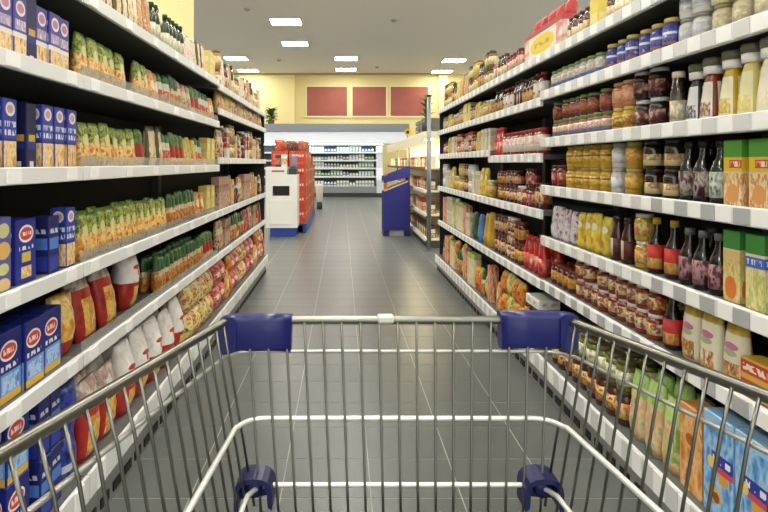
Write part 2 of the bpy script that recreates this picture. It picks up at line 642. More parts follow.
def build_cart():
    cx = .08
    root = empty('shopping_trolley', (cx, .5 * S, 0))
    tag(root, 'steel wire shopping trolley with dark blue plastic corners, in the foreground', 'shopping trolley')

    def part(name, me, parent=root):
        o = obj(name, me, parent)
        if parent is root:
            o.location = -Vector(root.location)
        return o
    k, yn = .06 / S, .10 * S
    R = [  # yf, height below eye, half width, taper, rod radius, corner radius
        (.925 * S, .227, .2445, .135 / S, .0062, .014, 'rim'),
        (.918 * S, .270, .238, .125 / S, .0026, .03, 'basket_hoop'),
        (.900 * S, .359, .222, .035 / S, .0036, .035, 'basket_hoop'),
        (.885 * S, .445, .205, .03 / S, .0034, .03, 'basket_hoop')]

    def hoop_pt(i, y, sgn):
        yf, h, hw, m, r, rad, _ = R[i]
        return (cx + sgn * (hw + m * (yf - y)), y, H - h + k * (yf - y))
    for yf, h, hw, m, r, rad, nm in R:
        part(nm, tube_me(nm, uring(yf, H - h, hw, k, m, yn, rad, cx), r, GLARE if h > .3 else (MIDZ if h > .26 else STEEL), 10 if nm == 'rim' else 8))
    # front wires
    yb, hb, sc = .872 * S, .476, .885
    n = 17
    for i in range(n):
        t = (i - (n - 1) / 2) * .0269
        pts = [(cx + t, R[0][0] - .004, H - R[0][1]), (cx + t * .98, R[1][0] - .005, H - R[1][1]), (cx + t * .94, R[2][0] - .006, H - R[2][1]),
               (cx + t * .90, R[3][0] - .006, H - R[3][1]), (cx + t * sc, yb, H - hb)]
        part('upright_wire', tube_me('upright_wire', pts, .0019, STEEL, 6))
    # side wires
    for sgn in (-1, 1):
        for j in range(24):
            y = (.89 - .0325 * j) * S
            a = hoop_pt(0, y, sgn)
            b = hoop_pt(1, y, sgn)
            zfl = H - hb + .04 * (yb - y)
            q = [(a[0] - sgn * .004, y, a[2]), (b[0] - sgn * .004, y, b[2]), (b[0] - sgn * (.004 + .17 * (b[2] - zfl)), y, zfl)]
            part('side_wire', tube_me('side_wire', q, .0019, STEEL, 6))
    # floor wires
    for i in range(15):
        t = (i - 7) * .0269
        part('floor_wire', tube_me('floor_wire', [(cx + t, yb, H - hb), (cx + t, yn, H - hb + .04 * (yb - yn))], .0019, STEEL, 6))
    for j in range(5):
        y = yb - j * .15 * S
        part('cross_wire', tube_me('cross_wire', [(cx - .205 - .12 * (yb - y), y, H - hb + .04 * (yb - y) - .004), (cx + .205 + .12 * (yb - y), y, H - hb + .04 * (yb - y) - .004)], .0026, STEEL, 6))
    # blue corner guards, wrapped over the rim
    prof = []
    hw_, hh_, rr = .0125, .0265, .008
    for qx, qy, a0 in ((1, 1, 0), (-1, 1, 90), (-1, -1, 180), (1, -1, 270)):
        for s_ in range(4):
            a = math.radians(a0 + s_ * 30)
            prof.append((qx * (hw_ - rr) + rr * math.cos(a), qy * (hh_ - rr) + rr * math.sin(a) - .018))
    yf = R[0][0]
    for sgn in (-1, 1):
        pts = []
        xe = cx + sgn * (.152 if sgn < 0 else .147)
        xc = cx + sgn * (R[0][2] - .002)
        rad = .012
        zf = H - R[0][1] + (.0 if sgn < 0 else .004)
        pts.append((xe, yf, zf))
        pts.append(((xe + xc - sgn * rad) / 2, yf, zf + .001))
        for i in range(0, 8):
            a = math.pi / 2 * (1 - i / 7)
            pts.append((xc - sgn * rad + sgn * rad * math.cos(a), yf - rad + rad * math.sin(a), zf))
        pts.append((xc, yf - rad - .006, zf))
        g = part('corner_guard', tube_me('corner_guard', pts, 0, NAVY, prof=prof))
        for p in g.data.polygons:
            p.use_smooth = len(p.vertices) == 4
        g['label'] = 'dark blue plastic corner guard'
    # lower blue bumpers: an arched shell around a hub on the lowest hoop
    for sgn, pcx in ((-1, (255 - VX)), (1, (540 - VX))):
        yy = R[3][0]
        bxx = pcx * yy / F
        zc = H - R[3][1]
        arch = []
        w2, h2 = .026, .022
        pr = [(-.018, -.004), (.018, -.004), (.02, .0), (.018, .004), (-.018, .004), (-.02, 0)]
        bm = bmesh.new()
        path = []
        path += [(-w2, -h2 - (.004 if sgn < 0 else -.002)), (-w2, 0)]
        for i in range(9):
            a = math.pi - math.pi * i / 8
            path.append((w2 * math.copysign(abs(math.cos(a)) ** .8, math.cos(a)), h2 * .2 + .02 * max(0, math.sin(a)) ** .85))
        path += [(w2, 0), (w2, -h2 - (.002 if sgn > 0 else -.004))]
        outer, inner = [], []
        m_ = len(path)
        rings = []
        for i, (px, pz) in enumerate(path):
            cxn, czn = px, pz + .002
            L = math.hypot(cxn, czn) or 1
            ix, iz = px - cxn / L * .007, pz - czn / L * .007
            rings.append([bm.verts.new((px, -.02, pz)), bm.verts.new((px, .02, pz)), bm.verts.new((ix, .02, iz)), bm.verts.new((ix, -.02, iz))])
        for i in range(m_ - 1):
            for q in range(4):
                bm.faces.new((rings[i][q], rings[i][(q + 1) % 4], rings[i + 1][(q + 1) % 4], rings[i + 1][q]))
        bm.faces.new(rings[0])
        bm.faces.new(list(reversed(rings[-1])))
        # front web of the bumper
        web = [bm.verts.new((px * .9, .016, pz * .9)) for px, pz in path]
        bm.faces.new(web)
        bmesh.ops.recalc_face_normals(bm, faces=bm.faces[:])
        me = from_bm(bm, 'bumper', NAVYD)
        bp = obj('bumper', me, root, Vector((bxx, yy, zc - .006)) - Vector(root.location))
        bp['label'] = 'dark blue plastic bumper'
        hub = lathe('bumper_hub', [(0, -.012), (.009, -.010), (.012, 0), (.012, .012), (0, .012)], NAVYD, 12, 1)
        obj('bumper_hub', hub, bp, (0, 0, .006), (math.pi / 2, 0, 0))
    part('rim_clip', box_me('rim_clip', (377 - VX) * R[0][0] / F, (394 - VX) * R[0][0] / F, R[0][0] - .008, R[0][0] + .008, H - R[0][1] - .004, H - R[0][1] + .008, mat('pale plastic', '#cfcfc6', .5), .003))
    # handle, chassis and wheels (below and behind the picture)
    yh = .06 * S
    hz = H - R[0][1] + k * (R[0][0] - yn)
    hwn = R[0][2] + R[0][3] * (R[0][0] - yn)
    part('handle', tube_me('handle', [(cx - hwn, yh, hz + .02), (cx + hwn, yh, hz + .02)], .014, NAVY, 12))
    for sgn in (-1, 1):
        part('handle_bracket', tube_me('handle_bracket', [(cx + sgn * hwn, yn, hz), (cx + sgn * hwn, yh, hz + .02)], .009, STEEL, 8))
        part('chassis_tube', tube_me('chassis_tube', [(cx + sgn * (hwn - .03), yn, hz - .02), (cx + sgn * .25, yn + .01, .55), (cx + sgn * .25, yn + .03, .2), (cx + sgn * .24, yn + .1, .15), (cx + sgn * .2, .84 * S, .15)], .011, STEEL, 8))
        part('support_tube', tube_me('support_tube', [(cx + sgn * .2, .5 * S, .15), (cx + sgn * .2, .62 * S, H - hb - .002)], .009, STEEL, 8))
        for yw in (yn + .07, .82 * S):
            xw = cx + sgn * (.24 if yw < .4 else .2)
            w = obj('wheel', lathe('wheel', [(0, -.014), (.05, -.014), (.06, -.01), (.06, .01), (.05, .014), (0, .014)], mat('grey rubber', '#3a3a3c', .6), 18, 1), root, Vector((xw, yw, .06)) - Vector(root.location), (0, math.pi / 2, 0))
            obj('caster_fork', box_me('caster_fork', -.02, .02, -.012, .012, .0, .022, STEEL, .003), root, Vector((xw, yw, .125)) - Vector(root.location))


build_cart()

ONES = ['', 'first', 'second', 'third', 'fourth', 'fifth', 'sixth', 'seventh', 'eighth', 'ninth', 'tenth', 'eleventh', 'twelfth', 'thirteenth', 'fourteenth', 'fifteenth', 'sixteenth', 'seventeenth', 'eighteenth', 'nineteenth', 'twentieth']


def ordw(n):
    if n == 1:
        return 'nearest'
    if n <= 20:
        return ONES[n] + ' nearest'
    t, u = divmod(n, 10)
    return (['', '', 'twenty', 'thirty', 'forty', 'fifty'][t] + ('-' + ONES[u] if u else 'th')) + ' nearest'


def nth(n):
    return ordw(n).replace(' nearest', '').replace('nearest', 'first')


# ------------------------------------------------------------------ far end of the aisle
def P3(px, py, y):
    return ((px - VX) * y / F, y, H - (py - VY) * y / F)


# chilled wall cabinet along the back
yk = 22.2 * S
kx0, kx1 = (225 - VX) * yk / F, (383 - VX) * yk / F
cool = empty('dairy_cooler', ((kx0 + kx1) / 2, yk, 0))
tag(cool, 'long open dairy cooler with white lit header along the back wall', 'cooler')
ox, oy = cool.location.x, cool.location.y


def cb(name, x0, x1, y0, y1, z0, z1, m, parent=cool, bev=.004):
    return obj(name, box_me(name, x0 - ox, x1 - ox, y0 - oy, y1 - oy, z0, z1, m, bev), parent)


def zat(py, y):
    return H - (py - VY) * y / F


COOLW = mat('cooler white', '#e6ebee', .4)
COOLG = mat('cooler grey', '#8d9296', .45)
cb('kick_plate', kx0, kx1, yk + .06, yk + 1.0, 0, .14, mat('dark kick', '#3c3d3e', .5))
cb('front_bin', kx0, kx1, yk, yk + .3, .14, zat(186.5, yk), COOLG)
cb('bin_floor', kx0, kx1, yk + .3, yk + .9, .14, zat(186.5, yk), COOLG)
cb('back_panel', kx0, kx1, yk + .9, yk + .98, .14, zat(131, yk), mat('cooler back', '#54605e', .6))
shz = [zat(p, yk) for p in (176.5, 168, 160, 152)]
for z in shz:
    s_ = cb('shelf', kx0, kx1, yk + .25, yk + .9, z - .03, z, COOLW)
    cb('price_rail', kx0, kx1, yk + .235, yk + .25, z - .05, z + .01, RAIL, s_)
hd = cb('header', kx0 - .1, kx1 + .9, yk, yk + .98, zat(144, yk), zat(131.5, yk), COOLW)
cb('backlit_sign', kx0, kx1 + .8, yk - .02, yk, zat(143, yk), zat(132, yk), mat('backlit white', '#eef2f6', .5, emit=.35), hd)
cb('light_strip', kx0, kx1, yk + .1, yk + .2, zat(144, yk) - .02, zat(144, yk), mat('cool tube', '#eef6ff', .5, emit=12), hd)
cb('canopy', kx0 - .1, kx1 + .9, yk - .15, yk + 1.0, zat(131.5, yk), zat(124, yk), COOLG)
# slanted end panel on the right
bm = bmesh.new()
prof = [(-.02, .14), (-.05, zat(180, yk)), (.2, zat(168, yk)), (.3, zat(146, yk)), (.98, zat(146, yk)), (.98, .14)]
va = [bm.verts.new((kx1 - ox, yk - oy + a, z)) for a, z in prof]
vb = [bm.verts.new((kx1 - ox - .22, yk - oy + a, z)) for a, z in prof]
bm.faces.new(va)
bm.faces.new(list(reversed(vb)))
for i in range(len(prof)):
    j = (i + 1) % len(prof)
    bm.faces.new((va[i], vb[i], vb[j], va[j]))
bmesh.ops.recalc_face_normals(bm, faces=bm.faces[:])
obj('end_panel', from_bm(bm, 'end_panel', COOLW), cool)
# dairy packs on its shelves
dcols = ['#e9e9e2', '#dfe6df', '#c9d8cf', '#e8e2c8', '#9fb8a0', '#5f8f62', '#f2f2ee', '#4f77b4', '#d8cfae', '#6a6f58']
dn = ['white', 'off-white', 'pale green', 'cream', 'sage green', 'green', 'bright white', 'blue', 'beige', 'olive']
dmes = []
for i, c in enumerate(dcols):
    m_ = pmat('dairy ' + c, c, [('r', .1, .9, .35, .6, '#f4f4f0' if i > 3 else dcols[(i * 3 + 4) % 10])], .4)
    hgt = [.2, .16, .18, .14, .2, .17, .19, .15, .12, .17][i]
    dmes.append(lathe('dairy', [(0, 0), (.042, 0), (.045, .01), (.045, hgt * .62), (.03, hgt * .82), (.02, hgt * .86), (.02, hgt), (0, hgt)], m_, 8) if i % 2 else carton_me('dairy', .085, .08, hgt, m_))
dcount = {}
lev_names = ['fourth', 'third', 'second', 'top', 'bottom']
for li, z in enumerate(shz + [zat(186.5, yk)]):
    x = (300 - VX) * yk / F
    while x < kx1 - .3:
        i = random.choice([0, 1, 2, 3, 4, 5, 6, 8, 9] if li < 2 else ([0, 1, 6, 3, 0] if li == 4 else range(10)))
        if li == 3 and (352 - VX) * yk / F < x < (368 - VX) * yk / F:
            i = 7
        if li == 2 and x > (365 - VX) * yk / F:
            i = 5
        nrep = random.randint(2, 4)
        for q in range(nrep):
            if x > kx1 - .3:
                break
            o = obj('milk_bottle' if i % 2 else 'milk_carton', dmes[i], None, (x, yk + (.33 if li < 4 else .1) + random.uniform(0, .03), z))
            dcount[(i, li)] = dcount.get((i, li), 0) + 1
            tag(o, 'small %s dairy %s, %s from left, %s shelf of back cooler' % (dn[i], 'bottle' if i % 2 else 'carton', nth(dcount[(i, li)]), lev_names[li]), 'bottle' if i % 2 else 'carton',
                '%s dairy packs on the %s cooler shelf' % (dn[i], lev_names[li]))
            x += .11

# plant on top of the cooler
pl = empty('potted_plant', P3(271, 124, yk + .3))
tag(pl, 'bushy green potted plant on top of the back cooler', 'plant')
pl.location.z = zat(124, yk)
obj('pot', lathe('pot', [(0, 0), (.10, 0), (.13, .16), (.12, .16), (.11, .14), (0, .14)], mat('clay pot', '#6d5a3c', .7), 12, 1), pl)
leaf_m = mat('plant leaf', '#47722f', .5, var=.25)
stem_m = mat('plant stem', '#4a5a2c', .6)


def leaf_me(L, W):
    bm = bmesh.new()
    rows = 5
    A, B, Cc = [], [], []
    for i in range(rows + 1):
        t = i / rows
        w = W * math.sin(math.pi * min(1, t * .92 + .04)) ** .8
        x, z = L * t, .35 * L * t - .55 * L * t * t
        A.append(bm.verts.new((x, -w, z + .3 * w)))
        B.append(bm.verts.new((x, 0, z)))
        Cc.append(bm.verts.new((x, w, z + .3 * w)))
    for i in range(rows):
        bm.faces.new((A[i], B[i], B[i + 1], A[i + 1]))
        bm.faces.new((B[i], Cc[i], Cc[i + 1], B[i + 1]))
    return from_bm(bm, 'leaf', leaf_m, True)


lm = leaf_me(.24, .055)
for i in range(44):
    a = i * 2.399
    t = i / 44
    obj('leaf', lm, pl, (.04 * math.cos(a), .04 * math.sin(a), .15 + .32 * t), (random.uniform(-.3, .3), -.9 + 1.1 * (1 - t) * random.uniform(.5, 1), a))
obj('stem', tube_me('stem', [(0, 0, .12), (.01, 0, .3), (0, .01, .5)], .012, stem_m, 6), pl)

# white cabinet on blue base (left)
yw = 10.2 * S
x0, x1 = (265.5 - VX) * yw / F, (297 - VX) * yw / F
zt_ = zat(167, yw)
cab = empty('floor_cabinet', ((x0 + x1) / 2, yw + .25, 0))
tag(cab, 'white floor cabinet with black slot, on blue base past left shelving', 'cabinet')
hx = (x1 - x0) / 2
bz = zat(228, yw)
obj('base', box_me('base', -hx + .07, hx - .03, -.22, .25, 0, bz, mat('blue base', '#1f3f9a', .5), .005), cab)
bd = bmesh.new()
za, zb_ = zat(196, yw), zat(186, yw)
xa, xb = (272.5 - VX) * yw / F - (x0 + x1) / 2, (289.5 - VX) * yw / F - (x0 + x1) / 2
add_box(bd, -hx, hx, -.25, .25, bz, za)
add_box(bd, -hx, hx, -.25, .25, zb_, zt_ - .12)
add_box(bd, -hx, xa, -.25, .25, za, zb_)
add_box(bd, xb, hx, -.25, .25, za, zb_)
add_box(bd, xa, xb, -.05, .25, za, zb_)
bdy = obj('body', from_bm(bd, 'body', WHITE), cab)
obj('slot_liner', box_me('slot_liner', xa + .005, xb - .005, -.2, -.052, za + .002, zb_ - .002, BLACK), bdy)
obj('door', box_me('door', -hx + .06, hx - .06, -.262, -.25, bz + .05, za - .06, WHITE, .004), cab)
top = bmesh.new()
add_box(top, -hx, hx * .35, -.25, .25, zt_ - .12, zt_)
obj('top_box', from_bm(top, 'top_box', WHITE), cab)
obj('top_slot', box_me('top_slot', -hx + .1, hx * .2, -.256, -.25, zt_ - .075, zt_ - .055, mat('dark red strip', '#7a3a36', .5)), cab)
obj('keypad', box_me('keypad', hx * .45, hx * .95, -.2, .1, zt_ - .12, zt_ - .02, mat('dark keypad', '#33383c', .5), .01), cab)

# red promotional stack on blue pallets
blue_base = mat('blue pallet', '#20489c', .5)
redm = [pmat('red promo print', '#c6402c', [('n', 0, 1, 0, 1, ['#b22c20', '#d0482c', '#c83c28', '#dc7a4c'], 3.0), ('r', .1, .9, .55, .8, '#d96a48'), ('t', .15, .85, .6, .74, '#f2e2cc', 14)], .45),
        pmat('brown promo print', '#8a4030', [('n', 0, 1, 0, 1, ['#5a2c24', '#a85038', '#8a3c2c', '#d8a070'], 3.0), ('t', .15, .85, .6, .74, '#f2e2cc', 14)], .45),
        pmat('orange promo print', '#b85a38', [('n', 0, 1, 0, 1, ['#98402a', '#d07848', '#b84c30', '#e0b890'], 3.0), ('r', .1, .9, .1, .4, '#c84030')], .45)]
orm = pmat('orange bag print', '#c8683a', [('n', 0, 1, 0, 1, ['#8a3a26', '#c8603a', '#d89a5a', '#b84a30'], 4.0)], .4)
bagm = []
for i_, (c1, c2, nm_) in enumerate((('#8a3a26', '#c8603a', 'orange-brown'), ('#b02c20', '#d86a48', 'red'), ('#d8a060', '#e8d0a0', 'tan'), ('#3c2c28', '#7c4a38', 'dark brown'), ('#c87030', '#e0a050', 'orange'))):
    bagm.append((pouch_me('snack_bag', .17, .1, .17 + .02 * (i_ % 3), pmat('promo bag %d' % i_, c1, [('n', 0, 1, 0, 1, [c1, c2, c1, '#d8b890'], 3.5)], .4), 'pillow', 60 + i_), nm_))
for k_, (ya, yb_) in enumerate(((10.75, 12.6), (12.8, 14.7))):
    ya, yb_ = ya * S, yb_ * S
    xr = -.60 if k_ == 0 else -.62
    pal = empty('display_pallet', (xr - .3, (ya + yb_) / 2, 0))
    tag(pal, 'blue display pallet under red cartons, %s' % ('right behind the white cabinet' if k_ == 0 else 'farther one of the two'), 'pallet')
    L2 = (yb_ - ya) / 2
    obj('deck', box_me('deck', -.3, .3, -L2, L2, .13, .16, blue_base, .004), pal)
    for q in (-.27, 0, .27):
        obj('runner', box_me('runner', q - .03, q + .03, -L2, L2, 0, .13, blue_base, .003), pal)
    w_, h_ = .27, .245
    me_c = [carton_me('promo_carton', w_, .28, h_, q_) for q_ in redm]
    nn = int((yb_ - ya) / (w_ + .01))
    for c_ in range(nn):
        for l_ in range(5 if k_ == 0 else 4):
            for r_ in range(2):
                o = obj('promo_carton', me_c[(c_ * 7 + l_ * 3 + r_) % 3 if c_ else 0], None, (xr - .15 - r_ * .3, ya + .01 + (c_ + .5) * (yb_ - ya) / nn, .16 + l_ * h_), (0, 0, math.pi / 2))
                tag(o, '%s printed carton, %s, %s column, %s of %s stack' % (['red', 'brown', 'orange'][(c_ * 7 + l_ * 3 + r_) % 3 if c_ else 0], ['bottom layer', 'second layer', 'third layer', 'fourth layer', 'top layer'][l_], ['nearest', 'second', 'third', 'fourth', 'fifth', 'sixth', 'seventh'][c_], ['aisle side', 'rear side'][r_], 'near promotional' if k_ == 0 else 'far promotional'), 'carton', 'red cartons of the promotional stack')
    zt2 = .16 + (5 if k_ == 0 else 4) * h_
    for r_ in range(3):
        for c_ in range(6):
            ci = (c_ * 5 + r_ * 3) % len(bagm)
            o = obj('snack_bag', bagm[ci][0], None, (xr - .08 - r_ * .2 + random.uniform(-.02, .02), ya + .14 + c_ * (yb_ - ya - .28) / 5, zt2), (0, 0, random.uniform(-.5, .5) + .8))
            tag(o, '%s snack bag on the %s red stack, %s of its %s row' % (bagm[ci][1], 'near' if k_ == 0 else 'far', ['nearest', 'second', 'third', 'fourth', 'fifth', 'farthest'][c_], ['aisle-side', 'middle', 'rear'][r_]), 'bag', 'snack bags on the red stacks')
for i, (px, c, lb) in enumerate(((277, '#3b3330', 'dark brown'), (283, '#e6e4dc', 'white'), (289, '#c4683c', 'orange'), (294, '#5f86b8', 'light blue'))):
    b_ = pouch_me('snack_bag', .12, .07, .2, pmat('topbag ' + c, c, [('n', 0, 1, .2, .7, [c, '#c07848', c], 4)], .4), 'pillow', 20 + i)
    sp = P3(px, 167, yw + .1)
    zz_ = zt_ if px < 288 else zt_ - .12
    if px > 290:
        zz_ = zt_ - .02
        sp = (hx * .7 + cab.location.x, yw + .2, 0)
    elif px > 286:
        continue
    o = obj('snack_bag', b_, None, (sp[0], sp[1] + .15, zz_), (0, 0, random.uniform(-.4, .4)))
    tag(o, '%s snack bag lying on top of the white floor cabinet' % lb, 'bag')

# small white bin on dark base by the red stack
yb2 = 16.4 * S
bn = empty('waste_bin', (P3(319.5, 203, yb2)[0], yb2, 0))
tag(bn, 'small white bin on dark foot beyond the red promotional stack', 'bin')
obj('foot', lathe('foot', [(0, 0), (.07, 0), (.075, .1), (.06, .2), (0, .2)], mat('dark foot', '#3a3a3a', .5), 14, 1), bn)
obj('body', lathe('body', [(.06, .18), (.085, .25), (.10, .56), (.095, .58), (.08, .58), (.07, .25), (0, .24)], mat('pinkish white plastic', '#d9d0c8', .5), 14, 1), bn)
obj('lid', lathe('lid', [(.10, .58), (.10, .6), (.06, .64), (0, .65)], mat('pale lid', '#e8e0da', .5), 14, 1), bn)

# dark blue cardboard display (right)
yd = 10.3 * S
xa, xb = (383.5 - VX) * yd / F, (410 - VX) * yd / F
dsp = empty('cardboard_display', ((xa + xb) / 2, yd + .2, 0))
tag(dsp, 'dark blue cardboard display stand with slanted shelf, in front of lit shelving', 'display stand')
hx = (xb - xa) / 2
DB = mat('dark blue card', '#1a1f78', .6)


def prism(name, pts, y0, y1, m, parent):
    bm = bmesh.new()
    a = [bm.verts.new((x, y0, z)) for x, z in pts]
    b = [bm.verts.new((x, y1, z)) for x, z in pts]
    bm.faces.new(a)
    bm.faces.new(list(reversed(b)))
    for i in range(len(pts)):
        j = (i + 1) % len(pts)
        bm.faces.new((a[i], b[i], b[j], a[j]))
    bmesh.ops.recalc_face_normals(bm, faces=bm.faces[:])
    return obj(name, from_bm(bm, name, m), parent)


zq = lambda p: zat(p, yd)
for y_ in (-.2, .22):
    prism('side_panel', [(-hx, zq(230)), (hx, zq(230)), (hx, zq(181.5)), (-hx, zq(192))], y_, y_ + .02, DB, dsp)
    prism('upper_side', [(-hx, zq(183)), (hx, zq(177)), (hx, zq(166.5)), (-hx, zq(176.5))], y_, y_ + .02, DB, dsp)
obj('back_panel', box_me('back_panel', hx - .03, hx, -.18, .22, zq(230), zq(166.5), DB), dsp)
obj('front_panel', box_me('front_panel', -hx, -hx + .02, -.18, .22, zq(230), zq(192), DB), dsp)
prism('tray', [(-hx + .02, zq(190)), (hx - .03, zq(180.5)), (hx - .03, zq(182)), (-hx + .02, zq(191.6))], -.18, .22, mat('card inside', '#b9a894', .7), dsp)
prism('upper_tray', [(-hx + .01, zq(181.5)), (hx - .03, zq(176)), (hx - .03, zq(177)), (-hx + .01, zq(182.6))], -.18, .22, mat('card inside', '#b9a894', .7), dsp)
for q in (-1, 1):
    obj('foot', box_me('foot', q * hx - (.09 if q > 0 else 0), q * hx + (.09 if q < 0 else 0), -.2, .24, 0, zq(230), NAVYD), dsp)
obj('foot_board', box_me('foot_board', -hx + .09, hx - .09, -.1, .2, 0, zq(231), WHITE), dsp)
org = pmat('orange pack', '#c46a34', [('n', 0, 1, 0, 1, ['#a8431f', '#d07a3a', '#e0a060'], 4)], .4)
om = pouch_me('snack_pack', .09, .05, .12, org, 'stand', 5)
for r_, (zz0, nm) in enumerate(((190, 'lower'), (181.5, 'upper'))):
    for q in range(3):
        o = obj('snack_pack', om, None, ((xa + xb) / 2 - hx + .055, yd + .08 + q * .12, zq(zz0) + .012 + (.0 if r_ == 0 else .0)), (0, 0, -math.pi / 2))
        tag(o, 'orange snack pack on the %s tray of the blue display, %s' % (nm, ['nearest', 'middle', 'farthest'][q]), 'pack', 'snack packs in the blue display')

# steel pole and the lit shelving behind it on the right
yp = 8.6 * S
pole = empty('steel_pole', (P3(429, 250, yp)[0], yp, 0))
tag(pole, 'slim grey steel pole standing at the end of the right shelving', 'pole')
obj('pole', tube_me('pole', [(0, 0, 0), (0, 0, zat(97, yp))], .028, mat('pole steel', '#8e9192', .35, .8), 12), pole)
obj('foot_plate', box_me('foot_plate', -.07, .07, -.07, .07, 0, .012, mat('pole steel', '#8e9192', .35, .8)), pole)
obj('cap', lathe('cap', [(.03, 0), (.034, .01), (.03, .03), (0, .035)], BLACK, 12, 1), pole, (0, 0, zat(97, yp)))

CREAM = mat('cream panel', '#f0e8c4', .5)
STRIP = mat('warm tube', '#fff2cc', .5, emit=45)
y0, y1 = 8.9 * S, 16.2 * S
XG = 1.16
nb = 3
litlev = [.13, .47, .80, 1.12]
for b_ in range(nb):
    ya, yb_ = y0 + (y1 - y0) * b_ / nb, y0 + (y1 - y0) * (b_ + 1) / nb
    g = empty('lit_shelving', (XG + .25, (ya + yb_) / 2, 0))
    tag(g, 'cream shelving lit from inside behind the blue display, %s bay' % ['nearest', 'middle', 'farthest'][b_], 'shelf unit', 'lit cream shelving')
    gx, gy = g.location.x, g.location.y

    def gb(name, x0, x1, ya_, yb__, z0, z1, m, parent):
        return obj(name, box_me(name, x0 - gx, x1 - gx, ya_ - gy, yb__ - gy, z0, z1, m, .003), parent)
    gb('back_panel', XG + .5, XG + .53, ya, yb_, 0, 1.62, CREAM, g)
    gb('base_plinth', XG + .03, XG + .5, ya, yb_, 0, .10, mat('dark kick', '#3c3d3e', .5), g)
    gb('upright', XG + .02, XG + .05, ya + .01, ya + .04, .1, 1.52, SHELF, g)
    tp = gb('canopy', XG - .02, XG + .53, ya + .001, yb_ - .001, 1.52, 1.62, CREAM, g)
    gb('light_strip', XG + .06, XG + .12, ya + .05, yb_ - .05, 1.5, 1.52, STRIP, tp)
    gb('valance', XG - .02, XG, ya + .001, yb_ - .001, 1.44, 1.52, CREAM, tp)
    for z in litlev:
        s_ = gb('shelf', XG, XG + .5, ya + .002, yb_ - .002, z - .03, z, CREAM, g)
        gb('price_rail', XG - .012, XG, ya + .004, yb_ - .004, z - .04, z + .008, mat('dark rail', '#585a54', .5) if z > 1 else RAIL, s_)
mixc = [('#c87a3a', 'orange'), ('#6a3a26', 'brown'), ('#3a3a38', 'dark grey'), ('#d8c47a', 'pale yellow'), ('#b43a2c', 'red'), ('#e6e0d0', 'white')]
mm_ = [carton_me('tea_box', .15, .12, .16, pmat('tea ' + c, c, [('r', .1, .9, .4, .75, '#e8dcc0'), ('n', .1, .9, .05, .35, [c, '#f0d8a0', c], 4)], .45)) for c, _ in mixc]
cnt = {}
for li, z in enumerate(litlev):
    y = y0 + .15
    while y < y1 - .2:
        i = random.randrange(len(mixc)) if li else random.choice([2, 2, 1])
        if random.random() < .72:
            o = obj('tea_box', mm_[i], None, (XG + .10, y, z), (0, 0, -math.pi / 2))
            kk = (i, li)
            cnt[kk] = cnt.get(kk, 0) + 1
            tag(o, '%s box on %s shelf of the lit shelving, %s of its colour' % (mixc[i][1], ['bottom', 'second lowest', 'third lowest', 'top'][li], ordw(cnt[kk])), 'box', 'boxes on the lit shelving')
        y += .20
# things standing on top of the lit shelving
zt3 = 1.62
t_ = empty('potted_plant', (XG + .05, 9.15 * S, zt3))
tag(t_, 'slim dark green potted plant on top of the lit shelving, by the pole', 'plant')
obj('pot', lathe('pot', [(0, 0), (.06, 0), (.08, .12), (.07, .12), (.065, .1), (0, .1)], mat('dark pot', '#2f332e', .6), 12, 1), t_)
lm2 = leaf_me(.16, .03)
for i in range(20):
    a = i * 2.399
    obj('leaf', lm2, t_, (0, 0, .10 + .018 * i), (0, -1.0 + .3 * random.random(), a))
obj('stem', tube_me('stem', [(0, 0, .1), (0, 0, .48)], .01, stem_m, 6), t_)
crm = mat('grey crate', '#74736a', .6)
for q, (yy_, ww) in enumerate(((9.6, 'near'), (10.3, 'far'))):
    e = empty('wire_crate', (XG + .22, yy_ * S, zt3))
    tag(e, 'grey slatted crate on top of the lit shelving, %s one' % ww, 'crate', 'crates on the lit shelving')
    for lx in (-.17, .15):
        for z_ in (0, .08, .16):
            obj('slat', box_me('slat', lx, lx + .02, -.2, .2, z_, z_ + .06, crm), e)
    for ly in (-.2, .18):
        for z_ in (0, .08, .16):
            obj('slat', box_me('slat', -.15, .15, ly, ly + .02, z_, z_ + .06, crm), e)
    obj('bottom', box_me('bottom', -.15, .15, -.18, .18, 0, .01, BLACK), e)
fl = empty('sunflower', (XG + .03, 11.6 * S, zt3))
fl.scale = (.6, .6, .6)
tag(fl, 'small yellow artificial sunflower on top of the lit shelving', 'flower')
obj('stem', tube_me('stem', [(0, 0, .012), (0, -.01, .12), (0, -.02, .2)], .008, stem_m, 6), fl)
obj('stand', lathe('stand', [(0, 0), (.05, 0), (.05, .01), (.012, .02), (0, .02)], crm, 12, 1), fl)
obj('disc', lathe('disc', [(0, -.01), (.05, -.01), (.05, .01), (0, .02)], mat('dark disc', '#3a2a18', .7), 12, 1), fl, (0, -.02, .2), (math.pi / 2, 0, 0))
pet = box_me('petal', .045, .11, -.018, .018, -.003, .003, mat('petal yellow', '#e0b020', .5), .002)
for i in range(12):
    obj('petal', pet, fl, (0, -.02, .2), (math.pi / 2, i * math.pi / 6, 0))

# ------------------------------------------------------------------ goods on the shelves
ST = {}


def BOX(key, name, look, w, d, h, base, layers, cat='box', rough=.42):
    ST[key] = dict(name=name, look=look, w=w, d=d, h=h, cat=cat, parts=[], me=carton_me(name, w, d, h, pmat(key, base, layers, rough)))


def POUCH(key, name, look, w, d, h, base, layers, cat='pouch', style='stand', rough=.35, n=3):
    m = pmat(key, base, layers, rough)
    ST[key] = dict(name=name, look=look, w=w, d=d, h=h, cat=cat, parts=[], me=[pouch_me(name, w, d, h, m, style, i * 11 + len(ST)) for i in range(n)])


def glassy(col):
    return mat('contents ' + col, col, .12, coat=.6)


